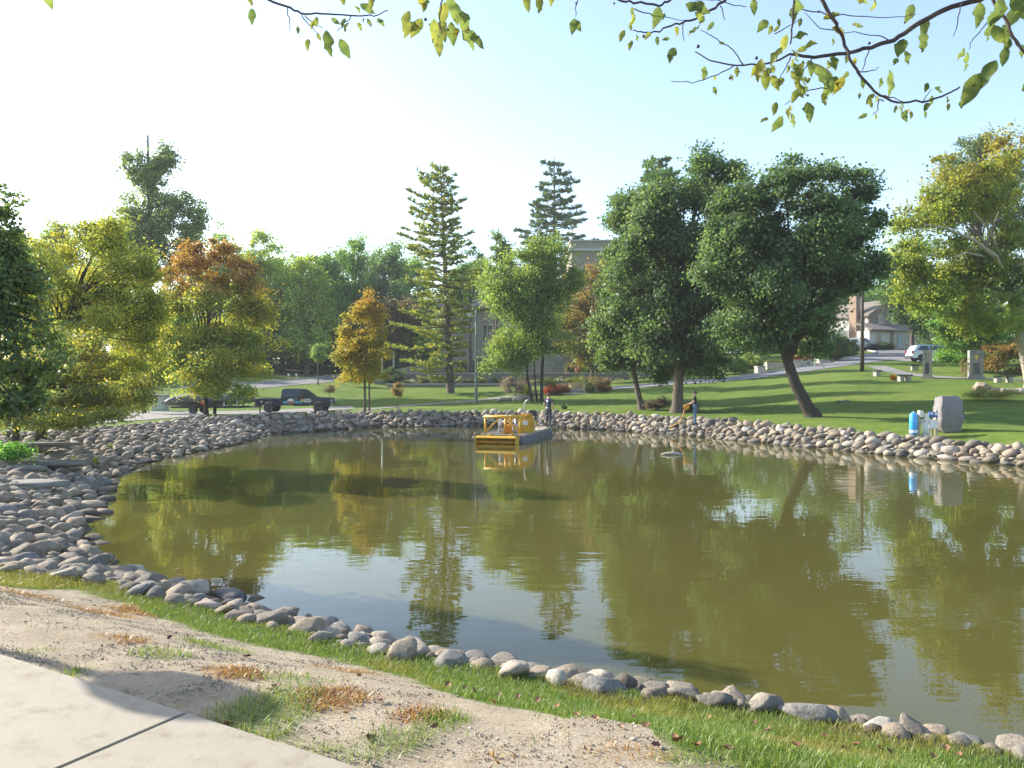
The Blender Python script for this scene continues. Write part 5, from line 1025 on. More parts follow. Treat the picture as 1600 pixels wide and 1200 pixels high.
def cap_mesh(name, mt, par, look=0., z0=1.63, brim=False, scale=1.):
    """hair or cap fitted over the skull"""
    V, Fc = ico(3); V = V*np.array([.089, .102, .10])*scale+np.array([.02*look, .004, 1.672]); keep = np.array([all(V[i, 2] > z0-.55*max(0, (.02-V[i, 1]))-.0 for i in f) and not all(V[i, 1] > .065 and V[i, 2] < 1.70 for i in f) for f in Fc]); o = link(name, np_mesh(name, V, Fc[keep]), par, mt, True)
    sm_ = o.modifiers.new('thickness', 'SOLIDIFY'); sm_.thickness = .012
    if brim: MB().prism([(-.07, .09), (.07, .09), (.05, .18), (-.05, .18)], 1.675, 1.687, 'z').build('brim', mt, o)
    return o
def face_bits(par, look=0.):
    for s in (-1, 1): MB().lathe([(.003, -.009), (.010, -.004), (.010, .004), (.003, .009)], (s*.032+.05*look, .098, 1.648), 8).build('eye', M['black'], par); MB().prism([(-.012, 1.60), (.012, 1.60), (.016, 1.66), (-.014, 1.66)], s*.086-.008, s*.086+.008, 'x').build('ear', M['skin'], par)
    box('mouth', plain('lips', (.35, .14, .11), .6), par, -.022, .022, .100, .106, 1.575, 1.583)
J, E = skeleton(((-.27, -.02, 1.16), (-.26, .10, .93)), ((.28, -.02, 1.15), (.31, .06, .90)))
bx_, by_ = 1.86, 39.95
pm = person('man in navy shirt and trousers standing with his back turned on the dredge', (bx_, by_, .362), R(-42), J, E, M['navycloth'], M['jeandark'], None); cap_mesh('hair', M['hair'], pm); face_bits(pm)
MB().prism([(-.06, 1.30), (.06, 1.30), (.06, 1.40), (-.06, 1.40)], -.128, -.124, 'y').build('back_print', M['white'], pm); MB().tube([(.155*math.cos(a), .118*math.sin(a), 1.0) for a in np.linspace(0, 2*math.pi, 17)], .014, 5).build('belt', M['steel'], pm)
J, E = skeleton(((-.25, .08, 1.17), (-.12, .30, 1.10)), ((.25, .08, 1.17), (.12, .30, 1.06)))
g = ghit(1086, 676); py0, pz0 = 40.3, 0.
x_ = PD(1086, py0); pz0 = H(x_, py0)+.06
pm = person('man in black shirt, black cap and blue jeans standing on the stones', (x_, py0, pz0), R(72), J, E, M['blackcloth'], M['jean'], None); cap_mesh('cap', M['black'], pm, 0, 1.66, True, 1.03); face_bits(pm)
# the orange hose machine in his hands
f = Matrix.Rotation(R(72), 4, 'Z'); wp = lambda x, y, z: tuple(Vector((x_, py0, pz0))+f @ Vector((x, y, z)))
hr = empty('hose_reel', (x_, py0, pz0), R(72), 'orange and yellow hose reel with trailing hose held by the man in jeans', 'hose reel')
for s in (-1, 1): MB().tube([(s*.09, .43+.13*math.cos(a), .95+.13*math.sin(a)) for a in np.linspace(0, 2*math.pi, 17)], .02, 6).build('flange', M['yellow'], hr)
MB().tube([(-.085, .43, .95), (.085, .43, .95)], .095, 14).build('coil', M['orange'], hr); MB().tube([(-.12, .36, 1.09), (0, .34, 1.15), (.12, .36, 1.05)], .018, 6).build('handle', M['black'], hr)
MB().tube([(0, .52, .84), (.02, .58, .55), (.0, .72, .28), (.0, .95, .06), (0, 1.25, -.12)], .025, 7).build('hose', M['orange'], hr, 0, 2, True)
# floating pale branch
fb = empty('floating_branch', (PD(1050, 29.2), 29.2, .02), R(4), 'bleached branch floating on the pond in front of the man in jeans', 'branch'); M['bleach'] = bark_mat('bleached wood', (.40, .34, .27), (.62, .56, .48))
MB().tube([(-.42, 0, 0), (-.2, .02, .03), (.02, 0, .04), (.25, -.02, .02), (.45, .0, 0)], [.02, .05, .06, .04, .012], 8).build('stem', M['bleach'], fb, 0, 2, True); MB().tube([(.02, 0, .04), (.05, .03, .16)], [.035, .015], 6).build('stub', M['bleach'], fb)
# ---------------------------------------------------------------- pump station and boulder on the right bank
M['tank'] = plain('blue tank', (.05, .36, .75), .35, noise=.06, coat=.3); M['pvc'] = plain('white pipe', (.68, .68, .64), .5, noise=.08); M['timber'] = plain('pale timber', (.50, .40, .28), .8, noise=.2, scale=5); M['bluebox'] = plain('blue box', (.04, .10, .42), .5)
D = 30.2; g = at(1443, D); gz = g.z; sc = D/F
X = lambda px_: (px_-1443)*sc
tk_ = empty('pressure_tank', (PD(1427.5, D), D, gz), 0, 'upright bright blue water tank beside the standing boulder', 'tank'); r_ = .15
MB().lathe([(.10, 0), (.105, .12), (.10, .13)], (0, 0, -.02), 16).build('base', M['black'], tk_, 0, 2, True); MB().lathe([(.03, .10), (.10, .115), (r_, .18), (r_, .86), (.10, .95), (.03, .98)], (0, 0, 0), 20).build('shell', M['tank'], tk_, 0, 2, True); MB().lathe([(.03, .975), (.03, 1.02), (.01, 1.03)], (0, 0, 0), 10).build('valve', M['steel'], tk_); MB().lathe([(r_+.003, .20), (r_+.003, .30)], (0, 0, 0), 20).build('label_band', M['white'], tk_); MB().tube([(-.13, 0, .1), (-.26, 0, .1), (-.26, 0, -.02)], .02, 6).build('drain_pipe', M['pvc'], tk_)
st = empty('pump_stand', (g.x, g.y, gz), 0, 'timber stand with white pipes and control boxes between blue tank and boulder', 'pump stand')
for a in (1436, 1463): box('post', M['timber'], st, X(a)-.04, X(a)+.04, -.03, .03, -.1, 1.06)
for a in (1452.5, 1457): box('post', M['timber'], st, X(a)-.035, X(a)+.035, .0, .04, -.1, .5)
for zz in (.62, .84): box('crossbar', M['pvc'], st, X(1437.5), X(1461.8), -.02, .02, zz, zz+.08)
for (a, c, z0, z1, mt, nm) in ((1433.5, 1440, .80, 1.04, 'white', 'control_box'), (1442.5, 1449, .62, .92, 'white', 'control_box'), (1450.2, 1455.8, .80, 1.0, 'bluebox', 'control_box'), (1456, 1462.5, .78, 1.0, 'bluebox', 'control_box'), (1449.5, 1462.5, .36, .66, 'white', 'panel')):
    q = box(nm, M[mt], st, X(a), X(c), -.16, -.04, z0, z1, .012)
    if nm == 'control_box': box('cover', M['white'] if mt == 'bluebox' else M['pvc'], q, X(a)+.025, X(c)-.025, -.168, -.161, z0+.09, z1-.02)
for pts, r_ in (([X(1445), -.1, .0], .05), ([X(1448.5), -.12, .0], .045), ([X(1441), -.1, .0], .03)): MB().tube([pts, (pts[0]-.02, pts[1], .3), (pts[0]-.06, pts[1], .62)], r_, 8).build('pipe', M['pvc'], st, 0, 2, True)
MB().tube([(X(1438), -.08, .6), (X(1442), -.08, .72), (X(1449), -.08, .78), (X(1452), -.06, .7)], .025, 8).build('elbow_pipe', M['pvc'], st, 0, 2, True)
pm_ = MB(); pm_.tube([(X(1439), -.1, .08), (X(1446), -.1, .08)], .09, 12).build('pump', M['steel'], st, 0, 2, True)
def big_rock(name, label, cat, loc, dims, seed, mt, group=None, cut=None, sub=3):
    V, Fc = rock_shape(sub, seed, 6, 1.); V = V/np.abs(V).max(0)
    if cut: V = np.sign(V)*np.abs(V)**cut
    V = V*np.array(dims)/2; V += (.045*np.sin(V*7/max(dims)+seed)[:, [1, 2, 0]]+.02*np.sin(V*17/max(dims)+seed*2)[:, [2, 0, 1]]+.006*rng.normal(size=V.shape))*max(dims); V[:, 2] -= V[:, 2].min(); o = link(name, np_mesh(name, V, Fc), None, mt, True); o.location = loc; return tag(o, label, cat, group)
M['granite'] = plain('pinkish granite', (.20, .182, .175), .9, noise=.4, scale=4, bump=.9)
big_rock('standing_boulder', 'tall blocky grey pink boulder standing right of the pump', 'boulder', at(1482, 30.8, -.12), (.98, .8, 1.5), 11, M['granite'], None, .46, 4)
for (a, D, dm, sd, lb) in ((1536, 47, (1.2, .9, .75), 3, 'rounded tan rock alone on the right lawn'), (1571, 46, (.7, .5, .4), 4, 'small pale rock left of the rock row at the right edge'), (1588, 46, (.8, .6, .42), 5, 'tan rock in the middle of the rock row at the right edge'), (1602, 46, (.8, .6, .4), 6, 'grey rock cut off by the right edge'), (1554, 46.5, (1.0, .7, .42), 8, 'dark low rock beside the tan one')):
    big_rock('lawn_rock', lb, 'rock', at(a, D, -.1), dm, sd, M['stone'], 'rocks on the right lawn')
for (a, D, dm, sd, lb) in ((783, 63.5, (1.0, .7, .35), 13, 'pale rock at the left end of the low rock border'), (797, 63, (.8, .5, .3), 14, 'grey rock second in the low rock border'), (810, 62.6, (1.0, .6, .35), 15, 'tan rock in the middle of the low rock border'), (822, 62.4, (1.3, .6, .5), 16, 'brown slab rock beside the thin dark trunks'), (691, 65.5, (.5, .4, .28), 17, 'small white rock beside the far path'), (1320, 45.5, (1.0, .6, .16), 18, 'flat pale stone in the shaded lawn')):
    big_rock('border_rock', lb, 'rock', at(a, D, -.08), dm, sd, M['stone'], 'rocks of the far lawn')
# ---------------------------------------------------------------- memorial pillars and stone benches
M['memorial'] = plain('grey granite', (.26, .25, .235), .7, noise=.2, scale=6); M['memlight'] = plain('light granite', (.33, .30, .26), .7, noise=.15, scale=5); M['plaque'] = plain('dark plaque', (.07, .07, .075), .35); M['gold'] = plain('gold emblem', (.62, .42, .06), .4, .6)
def pillar(label, px_, D, w, dp, h_, rz, emblem):
    g = at(px_, D); p = empty('memorial_pillar', g, rz, label, 'monument', 'memorial pillars')
    box('plinth', M['memorial'], p, -w/2-.1, w/2+.1, -dp/2-.1, dp/2+.1, -.2, .16, .02)
    for s in (-1, 1): box('side_block', M['memorial'], p, min(s*w/2, s*w*.24), max(s*w/2, s*w*.24), -dp/2, dp/2, .164, h_-.25, .015)
    box('cap', M['memorial'], p, -w/2, w/2, -dp/2, dp/2, h_-.247, h_, .02)
    pn_ = box('panel', M['memlight'], p, -w*.237, w*.237, -dp/2+.05, dp/2-.05, .164, h_-.25); box('inscription', M['plaque'], pn_, -w*.2, w*.2, -dp/2+.03, -dp/2+.048, .35, h_*.55)
    if emblem: MB().tube([(0, -dp/2+.05, h_*.76), (0, -dp/2+.015, h_*.76)], .12, 16).build('emblem', M['gold'], pn_); MB().prism([(-.05, h_*.76-.22), (.05, h_*.76-.22), (0, h_*.76-.1)], -dp/2+.02, -dp/2+.045, 'y').build('ribbon', M['gold'], pn_)
pillar('narrow grey stone memorial pillar in front of the silver suv', 1449, 60.5, .62, .55, 2.15, R(-30), False)
pillar('wide grey stone memorial pillar with a gold emblem', 1524, 59.5, .95, .5, 2.15, R(-12), True)
M['benchtop'] = plain('dark green bench slab', (.035, .06, .045), .4, noise=.1)
for px_, D, w, rz, lb in ((1413, 58, 1.0, R(8), 'stone bench with dark slab beside the orange lily clump'), (1370, 63, .55, R(20), 'small stone seat left of the orange lily clump'), (1429, 68, .65, R(-10), 'stone seat behind the path near the silver suv'), (1568, 55.5, 1.55, 0, 'long dark topped stone bench right of the emblem pillar')):
    g = at(px_, D); bn = empty('stone_bench', g, rz, lb, 'bench', 'stone benches by the memorial')
    box('seat_slab', M['benchtop'], bn, -w/2-.04, w/2+.04, -.24, .24, .40, .50, .02); 
    if w > .8:
        for s in (-1, 1): box('leg', M['memlight'], bn, s*w*.27-.17, s*w*.27+.17, -.19, .19, -.1, .397, .015)
    else: box('leg', M['memlight'], bn, -w*.4, w*.4, -.19, .19, -.1, .397, .015)
# ---------------------------------------------------------------- timber bench among the flower beds
M['teak'] = plain('light teak', (.62, .44, .27), .7, noise=.15, scale=6)
g = at(902, 66.5); bn = empty('garden_bench', g, R(10), 'light timber garden bench among the flower beds', 'bench')
for s in (-1, 1):
    for yy_ in (-.25, .25): box('leg', M['teak'], bn, s*.62-.035, s*.62+.035, yy_-.035, yy_+.035, -.05, .62 if yy_ < 0 else .92)
    box('armrest', M['teak'], bn, s*.62-.045, s*.62+.045, -.3, .21, .623, .66)
for k in range(4): box('seat_slat', M['teak'], bn, -.58, .58, -.24+.115*k, -.14+.115*k, .40, .43)
box('top_rail', M['teak'], bn, -.58, .58, .22, .27, .84, .92); box('lower_rail', M['teak'], bn, -.58, .58, .22, .27, .48, .54)
for k in range(9): box('back_slat', M['teak'], bn, -.54+.125*k, -.46+.125*k, .23, .255, .543, .837)
pv = box('bench_pad', M['coping'], None, g.x-1.2, g.x+1.2, g.y-1.0, g.y+.7, g.z-.3, g.z+.03); tag(pv, kind='structure')
# ---------------------------------------------------------------- shrubs and flowers
def shrub(label, px_, D, w, h_, cols, n=60, nl=60, leaf=.10, name='shrub', group='shrubs of the park', up=.4, asp=.6, dz=0., z=None, flat=.8):
    g = at(px_, D, dz) if z is None else Vector((PD(px_, D), D, z)); lb = [(g.x, g.y, g.z+h_*.5, w/2, w/2*.8, h_*.5), (g.x-w*.2, g.y, g.z+h_*.42, w*.3, w*.3, h_*.4), (g.x+w*.22, g.y-.05, g.z+h_*.4, w*.3, w*.3, h_*.42)]
    return tree(name, label, g, [g, g+Vector((0, 0, h_*.3)), g+Vector((0, 0, h_*.6))], lb, cols, n, nl, leaf, min(.35, w*.16+.08), .03, 'darkbark', 'shrub', group, None, asp, .35, flat, up, 8)
def tuft(label, px_, D, w, h_, cols, n=500, name='ornamental_grass', bw=.02, z=None, group='shrubs of the park'):
    g = at(px_, D) if z is None else Vector((PD(px_, D), D, z)); a = rng.uniform(0, 6.28, n); r_ = np.sqrt(rng.random(n))*w*.13; o_ = rng.uniform(.1, 1.25, n)
    p0 = np.stack([r_*np.cos(a), r_*np.sin(a), 0*a-.03], 1); dr_ = np.stack([np.cos(a), np.sin(a), 0*a], 1); hh_ = h_*rng.uniform(.4, 1.1, n)*(1.08-.35*o_)
    p1 = p0+dr_*(w*.16*o_)[:, None]+np.array([0, 0, 1])*hh_[:, None]*.75; p2 = p0+dr_*(w*.42*o_)[:, None]+np.array([0, 0, 1])*hh_[:, None]*rng.uniform(.75, 1, n)[:, None]; sd = np.stack([-np.sin(a), np.cos(a), 0*a], 1)*bw/2
    V = np.stack([p0-sd, p0+sd, p1+sd, p1-sd, p2], 1).reshape(-1, 3); o5 = np.arange(n)[:, None]*5; Fc = np.concatenate([o5+[0, 1, 2], o5+[0, 2, 3], o5+[3, 2, 4]], 1).reshape(-1, 3)
    o = link(name, np_mesh(name, V, Fc, np.repeat(tint_mix(n, cols), 5, 0)), None, M['grass']); o.location = g; return tag(o, label, 'plant', group)
shrub('purple grey smoke bush left of the thin dark trunks', 806, 68, 2.4, 1.9, [(.13,.10,.115),(.16,.12,.12),(.10,.085,.10),(.14,.12,.09)], 80)
tuft('yellow green grass clump beside the smoke bush', 823, 66.5, 1.5, 1.2, [(.20,.22,.05),(.16,.19,.045)]); tuft('pale green feathery grass clump behind the thin trunks', 862, 69, 2.6, 1.6, [(.22,.25,.08),(.26,.27,.10),(.18,.22,.07)], 900)
shrub('red flowering low shrub left of the timber bench', 864, 65.5, 1.3, .6, [(.17,.03,.025),(.20,.04,.03),(.06,.09,.03),(.12,.03,.025)], 60); shrub('dark red flower clump right beside the timber bench', 879, 66, 1.1, .85, [(.14,.035,.025),(.07,.085,.03),(.15,.05,.03)], 40)
tuft('tall green grass clump right of the timber bench', 922, 66.5, 1.9, 1.15, [(.19,.24,.10),(.23,.26,.13),(.15,.2,.07)], 800); shrub('orange red low shrub at the right end of the flower bed', 942, 67, 1.2, .55, [(.18,.07,.045),(.14,.055,.04),(.08,.09,.03)], 50); shrub('dusky pink flowering shrub behind the grass clump', 935, 72, 1.9, .9, [(.15,.095,.08),(.12,.08,.06),(.09,.09,.04)], 60); tuft('bright lime grass mound behind the timber bench', 902, 71.5, 2.2, 1.5, [(.22,.27,.05),(.26,.29,.06)], 700)
tuft('spiky dark green plant on the lawn right of the dredge', 882, 52, .9, .5, [(.07,.12,.04),(.09,.14,.05)], 120, bw=.04)
shrub('round olive bush on the terrace above the bench', 902, 90, 3.2, 1.6, [(.09,.10,.04),(.12,.11,.045),(.10,.07,.04)], 80, 60, .16, z=3.42); shrub('green bush on the terrace right of the olive one', 926, 89, 2.6, 1.7, [(.09,.14,.04),(.12,.17,.045)], 70, 60, .16, z=3.42); shrub('yellow green bush at the right end of the terrace', 950, 90, 2.6, 1.4, [(.13,.17,.045),(.10,.15,.04)], 60, 60, .16, z=3.42)
M['terracotta'] = plain('terracotta', (.42, .17, .09), .8)
for px_, lb in ((902, 'terracotta pot on the wall below the olive bush'), (957, 'terracotta pot at the right on the retaining wall'), (752, 'terracotta pot on the wall beside the lamp post')):
    x = PD(px_, 86.2); pt = empty('flower_pot', (x, 86.2, 3.55), 0, lb, 'flower pot', 'pots on the retaining wall'); MB().lathe([(.14, 0), (.22, .30), (.25, .31), (.25, .37), (.2, .36)], (0, 0, 0), 14).build('pot', M['terracotta'], pt, 0, 2, True)
    n = 60; C = np.stack([rng.normal(0, .13, n), rng.normal(0, .13, n), .42+.10*rng.random(n)], 1); V, Fc, T_ = leaf_quads(C, np.zeros((n, 3)), .12, .7, tint_mix(n, [(.10,.15,.04),(.45,.10,.12)])); link('flowers', np_mesh('flowers', V, Fc, T_), pt, M['leaf'])
for k in range(20):
    px_ = 618+k*19.5+rng.uniform(-5, 5); kind = k % 4
    shrub(ORD[k]+' leafy plant from the left in the long garden bed', px_, 84.2+rng.uniform(-.6, .8), rng.uniform(.9, 1.5), rng.uniform(.45, 1.0), [[(.07,.11,.035),(.10,.14,.045)], [(.10,.12,.04),(.42,.42,.38)], [(.13,.14,.06),(.09,.11,.04)], [(.06,.10,.04),(.09,.13,.05),(.30,.26,.08)]][kind], 22, 36, .13, 'bed_plant', 'plants in the long garden bed', z=2.24)
shrub('dark spreading evergreen beside the road left of the iron fence', 612, 84, 2.6, 1.9, [(.05,.08,.04),(.065,.095,.045)], 70, 60, .13)
shrub('brown leafed ground shrub under the thick maple trunk, left', 1028, 49, 1.4, .7, [(.09,.06,.06),(.07,.065,.045)], 36); shrub('brown leafed ground shrub right of the thick maple trunk', 1072, 47.5, 1.3, .55, [(.08,.055,.055),(.07,.065,.045)], 30)
shrub('large evergreen bush beside the lane right of the leaning trunk', 1292, 86, 5.0, 3.6, [(.06,.10,.036),(.08,.12,.04),(.10,.13,.045)], 170, 70, .2); shrub('dark rounded yew in front of the white minivan', 1318, 92, 3.4, 2.0, [(.04,.065,.034),(.05,.075,.036)], 90, 60, .18); shrub('olive gold shrub left of the evergreen bush', 1258, 90, 3.4, 3.0, [(.15,.15,.045),(.12,.14,.045),(.18,.14,.04)], 100, 60, .2)
shrub('clipped dark hedge along the front of the gabled house', 1375, 112.5, 4.6, 1.0, [(.035,.06,.032),(.045,.075,.036)], 100, 60, .16); shrub('yellow green shrub at the left end of the planters', 1172, 82, 2.6, 1.9, [(.15,.18,.04),(.11,.15,.04)], 80, 60, .16); shrub('bushy green plant beside the low planter block', 1150, 80, 2.4, 1.5, [(.09,.14,.04),(.13,.17,.045)], 70, 60, .16)
tuft('orange leaved lily clump beside the stone bench', 1396, 59, 1.0, .6, [(.34,.17,.04),(.22,.19,.05),(.40,.12,.03)], 160, bw=.05); shrub('scrubby olive brush on the right lawn', 1560, 42, 3.0, .55, [(.13,.135,.04),(.16,.15,.05),(.09,.11,.035)], 70, 50, .07); shrub('bare stemmed shrub beside the emblem pillar', 1509, 58.5, .9, 1.7, [(.17,.13,.08),(.12,.13,.05)], 22, 30, .08)
shrub('bright green leafy plant beside the slabs at the left edge', 14, 20.3, 1.0, .62, [(.09,.20,.04),(.12,.25,.05)], 46, 50, .07)
for px_, py_, lb in ((150, 728, 'grass tuft growing between stones near the left water edge'), (115, 728, 'yellow flowered weed among the left stones'), (172, 705, 'small weed among the upper left stones'), (330, 652, 'weed clump on the stones below the trailer'), (478, 650, 'small weed on the far stones below the pickup')):
    g = ghit(px_, py_); o = tuft(lb, px_, g.y, .55, .32, [(.16,.22,.05),(.20,.22,.06)], 90, 'weed', .012, z=g.z+.05, group='weeds among the stones')
# ---------------------------------------------------------------- planters by the lane
M['limestone'] = plain('limestone block', (.50, .44, .35), .85, noise=.15, scale=3); D = 80
def planter(label, px0, px1, pyt, D, flowers=None, cat='planter'):
    x0, x1 = PD(px0, D), PD(px1, D); g = at((px0+px1)/2, D); zt = PZ(pyt, D)-g.z; w = (x1-x0)/2; p = empty('stone_planter', g, 0, label, cat, 'stone planters by the lane'); n = max(1, round(2*w/.9))
    for r_ in range(2):
        for k in range(n): box('block', M['limestone'], p, -w+2*w*k/n+.006, -w+2*w*(k+1)/n-.006, -.5, .5, -.2+(zt*.5+.2)*r_*.999+.003*r_, zt*.5 if r_ == 0 else zt-.1, .02)
    box('coping', M['coping'], p, -w-.05, w+.05, -.55, .55, zt-.097, zt, .015)
    if flowers:
        n = 500; C = np.stack([rng.uniform(-w, w, n), rng.uniform(-.45, .45, n), zt+.02+.22*rng.random(n)], 1); V, Fc, T_ = leaf_quads(C, np.array([[0, 0, .5]]*n), .15, .7, tint_mix(n, flowers)); link('flowers', np_mesh('flowers', V, Fc, T_), p, M['leaf'])
planter('stone planter with a bank of red flowers behind the leaning trunk', 1236, 1266, 562, 81, [(.55,.03,.025),(.60,.05,.03),(.45,.03,.02),(.10,.13,.04)])
planter('low pale stone planter left of the leaning trunk', 1181, 1194, 572, 77, None); planter('long low stone planter behind the leaning trunk', 1196, 1232, 566, 83, [(.13,.17,.05),(.2,.2,.06)]); planter('short stone pier right of the red flowers', 1277, 1291, 561.5, 83, None, 'pier')
# ---------------------------------------------------------------- fruit tree whose branches hang over the camera
bxr, byr = 3.3, -.7; gz = H(bxr, byr); BT = empty('fruit_tree', (bxr, byr, gz), 0, 'fruit tree branches with spotted leaves and tiny berries hanging across the top', 'tree')
b0 = Vector((bxr, byr, gz)); pt = lambda px_, py_, D: Vector((PD(px_, D), D, PZ(py_, D)))-b0
M['twig'] = bark_mat('twig bark', (.05, .042, .045), (.11, .09, .085)); hub = Vector((2.9, .1, 4.3))-b0
MB().tube([(0, 0, -.2), (0, 0, .1), (-.05, .1, 1.4), tuple(Vector((3.2, -.45, 3.2))-b0), tuple(hub)], [.17, .14, .115, .095, .07], 10).build('trunk', M['darkbark'], BT, 0, 2, True)
D0 = 2.4
def br(nm, pts, r0, r1, D=D0, start=None, dj=.0):
    q = ([start] if start is not None else [])+[pt(a, c, D+dj*i) for i, (a, c) in enumerate(pts)]; p = []
    for i in range(len(q)-1):
        for j in range(4): p.append(q[i].lerp(q[i+1], j/4)+Vector(rng.normal(0, .0016, 3)))
    p.append(q[-1]); m_ = len(p); r0 *= .55; r1 *= .8; return MB().tube(p, [r0+(r1-r0)*i/(m_-1) for i in range(m_)], 6).build(nm, M['twig'], BT, 0, 2, True)
ov = Vector((.6, 1.4, 4.9))-b0
br('limb', [(1600,-40)], .055, .03, 2.2, hub); MB().tube([hub, hub.lerp(ov, .5)+Vector((0, 0, .2)), ov], [.04, .03, .02], 7).build('limb', M['twig'], BT, 0, 2, True)
br('bough', [(1560,-12),(1530,0),(1470,17),(1430,40),(1395,65),(1360,75),(1320,85),(1270,90),(1235,86)], .017, .006, D0, pt(1600,-40,2.2))
br('branch', [(1282,-60),(1282,0),(1305,40),(1318,65),(1325,90),(1340,115),(1365,145),(1400,162),(1440,160),(1480,148),(1498,137)], .012, .003, D0-.05, pt(1430,-160,D0)); br('branch', [(1235,86),(1200,100),(1150,103),(1110,96),(1085,82)], .006, .002)
br('branch', [(1180,-40),(1135,0),(1110,17),(1085,32),(1055,38),(1030,50),(1005,53),(988,48)], .010, .002, D0+.1, ov); br('branch', [(1060,-10),(1045,3),(1030,10),(990,7),(965,0),(940,-20)], .007, .004, D0+.1, ov)
br('branch', [(395,-12),(418,0),(455,15),(478,25),(510,22),(560,27),(585,27),(607,18)], .008, .002, D0, ov); br('branch', [(700,-30),(692,0),(686,30),(690,55)], .006, .002, D0-.1, ov); br('branch', [(1245,-40),(1240,0),(1237,40),(1234,70)], .008, .003, D0-.1, pt(1430,-160,D0)); br('branch', [(1530,-30),(1560,20),(1580,60),(1605,88)], .008, .004, 1.9, pt(1600,-40,2.2))
br('branch', [(1000,-20),(1080,0),(1120,2),(1150,10),(1165,12)], .004, .0015, D0+.2, ov)
for pts in ([(473,25),(484,42),(500,55)], [(450,15),(452,35),(454,50)], [(478,26),(492,38),(505,46)], [(1145,104),(1120,118),(1080,130),(1048,128)], [(1160,102),(1145,80),(1110,55),(1093,48)], [(1067,37),(1066,55),(1068,66)], [(1125,10),(1132,33)], [(1250,15),(1290,24),(1340,27),(1390,29),(1430,24)], [(1395,65),(1360,55),(1310,52)], [(1318,50),(1280,45),(1255,20)], [(1358,78),(1350,100),(1345,112)], [(1340,114),(1360,112),(1372,106)], [(1374,155),(1370,172),(1363,180)], [(1545,30),(1520,62),(1513,78)], [(1500,5),(1495,35),(1488,58)], [(1300,138),(1265,140),(1240,155),(1225,165)], [(1235,90),(1225,110),(1215,130)], [(1270,92),(1255,110),(1245,140)], [(1575,55),(1590,75),(1600,85)], [(1380,150),(1410,160)], [(902,0),(899,28)], [(902,-20),(903,2)], [(1210,55),(1250,30)], [(1380,160),(1360,150)], [(990,15),(1020,25),(1073,33)], [(550,27),(540,38),(528,50)], [(1440,160),(1447,150),(1455,140)]): br('twig', pts, .0035, .0012, D0+rng.normal(0, .02))
# leaves: position, length in pixels, direction the tip points (degrees below right), and kind
def near_leaf(seed):
    g = np.random.default_rng(seed); n = 9; V = []; T = []
    for i in range(n):
        t = i/(n-1); wd = .25*math.sin(math.pi*t**.85)**.9*(1-.25*t)+.004; cu = .10*math.sin(math.pi*t)*g.uniform(-1, 1.5)
        for s_ in (-1, -.5, 0, .5, 1): V.append((t, s_*wd*(1+.08*g.normal()*(abs(s_) == 1)), cu+.10*abs(s_)*wd*2+.008*g.normal()))
    Fc = [(i*5+j, i*5+j+1, i*5+j+6, i*5+j+5) for i in range(n-1) for j in range(4)]; me = bpy.data.meshes.new('leaf'); me.from_pydata(V, [], Fc); me.polygons.foreach_set('use_smooth', [True]*len(Fc)); return me
def near_leaf_mat(name, c1, c2, spot):
    m, nt, b = new_mat(name); N = nt.nodes; L = nt.links; tc = N.new('ShaderNodeTexCoord'); oi = N.new('ShaderNodeObjectInfo'); ad = N.new('ShaderNodeVectorMath'); L.new(tc.outputs['Object'], ad.inputs[0]); sc_ = N.new('ShaderNodeVectorMath'); sc_.operation = 'SCALE'; sc_.inputs[0].default_value = (7, 3, 5); L.new(oi.outputs['Random'], sc_.inputs['Scale']); L.new(sc_.outputs[0], ad.inputs[1])
    n1_ = N.new('ShaderNodeTexNoise'); n1_.inputs['Scale'].default_value = 2.2; L.new(ad.outputs[0], n1_.inputs[0]); r = ramp(N, [(.35, c1), (.65, c2)]); L.new(n1_.outputs[0], r.inputs[0])
    n2_ = N.new('ShaderNodeTexNoise'); n2_.inputs['Scale'].default_value = 7; n2_.inputs['Detail'].default_value = 3; L.new(ad.outputs[0], n2_.inputs[0]); r2 = ramp(N, [(.63, (0, 0, 0)), (.70, (1, 1, 1))]); L.new(n2_.outputs[0], r2.inputs[0]); mx = N.new('ShaderNodeMix'); mx.data_type = 'RGBA'; L.new(r2.outputs[0], mx.inputs[0]); L.new(r.outputs[0], mx.inputs[6]); mx.inputs[7].default_value = (*spot, 1); L.new(mx.outputs[2], b.inputs['Base Color']); b.inputs['Roughness'].default_value = .45
    t = N.new('ShaderNodeBsdfTranslucent'); L.new(mx.outputs[2], t.inputs['Color']); ms = N.new('ShaderNodeMixShader'); ms.inputs[0].default_value = .62; L.new(b.outputs[0], ms.inputs[1]); L.new(t.outputs[0], ms.inputs[2]); L.new(ms.outputs[0], N['Material Output'].inputs['Surface']); return m
lm = [near_leaf_mat('dull green leaf', (.11,.16,.04), (.19,.24,.05), (.07,.04,.02)), near_leaf_mat('olive leaf', (.19,.23,.045), (.29,.30,.05), (.10,.05,.02)), near_leaf_mat('yellow leaf', (.24,.24,.03), (.32,.29,.035), (.14,.07,.02))]
lms = [[None]*6 for _ in range(3)]
for k in range(3):
    for s in range(6): q = near_leaf(40+s); q.materials.append(lm[k]); lms[k][s] = q
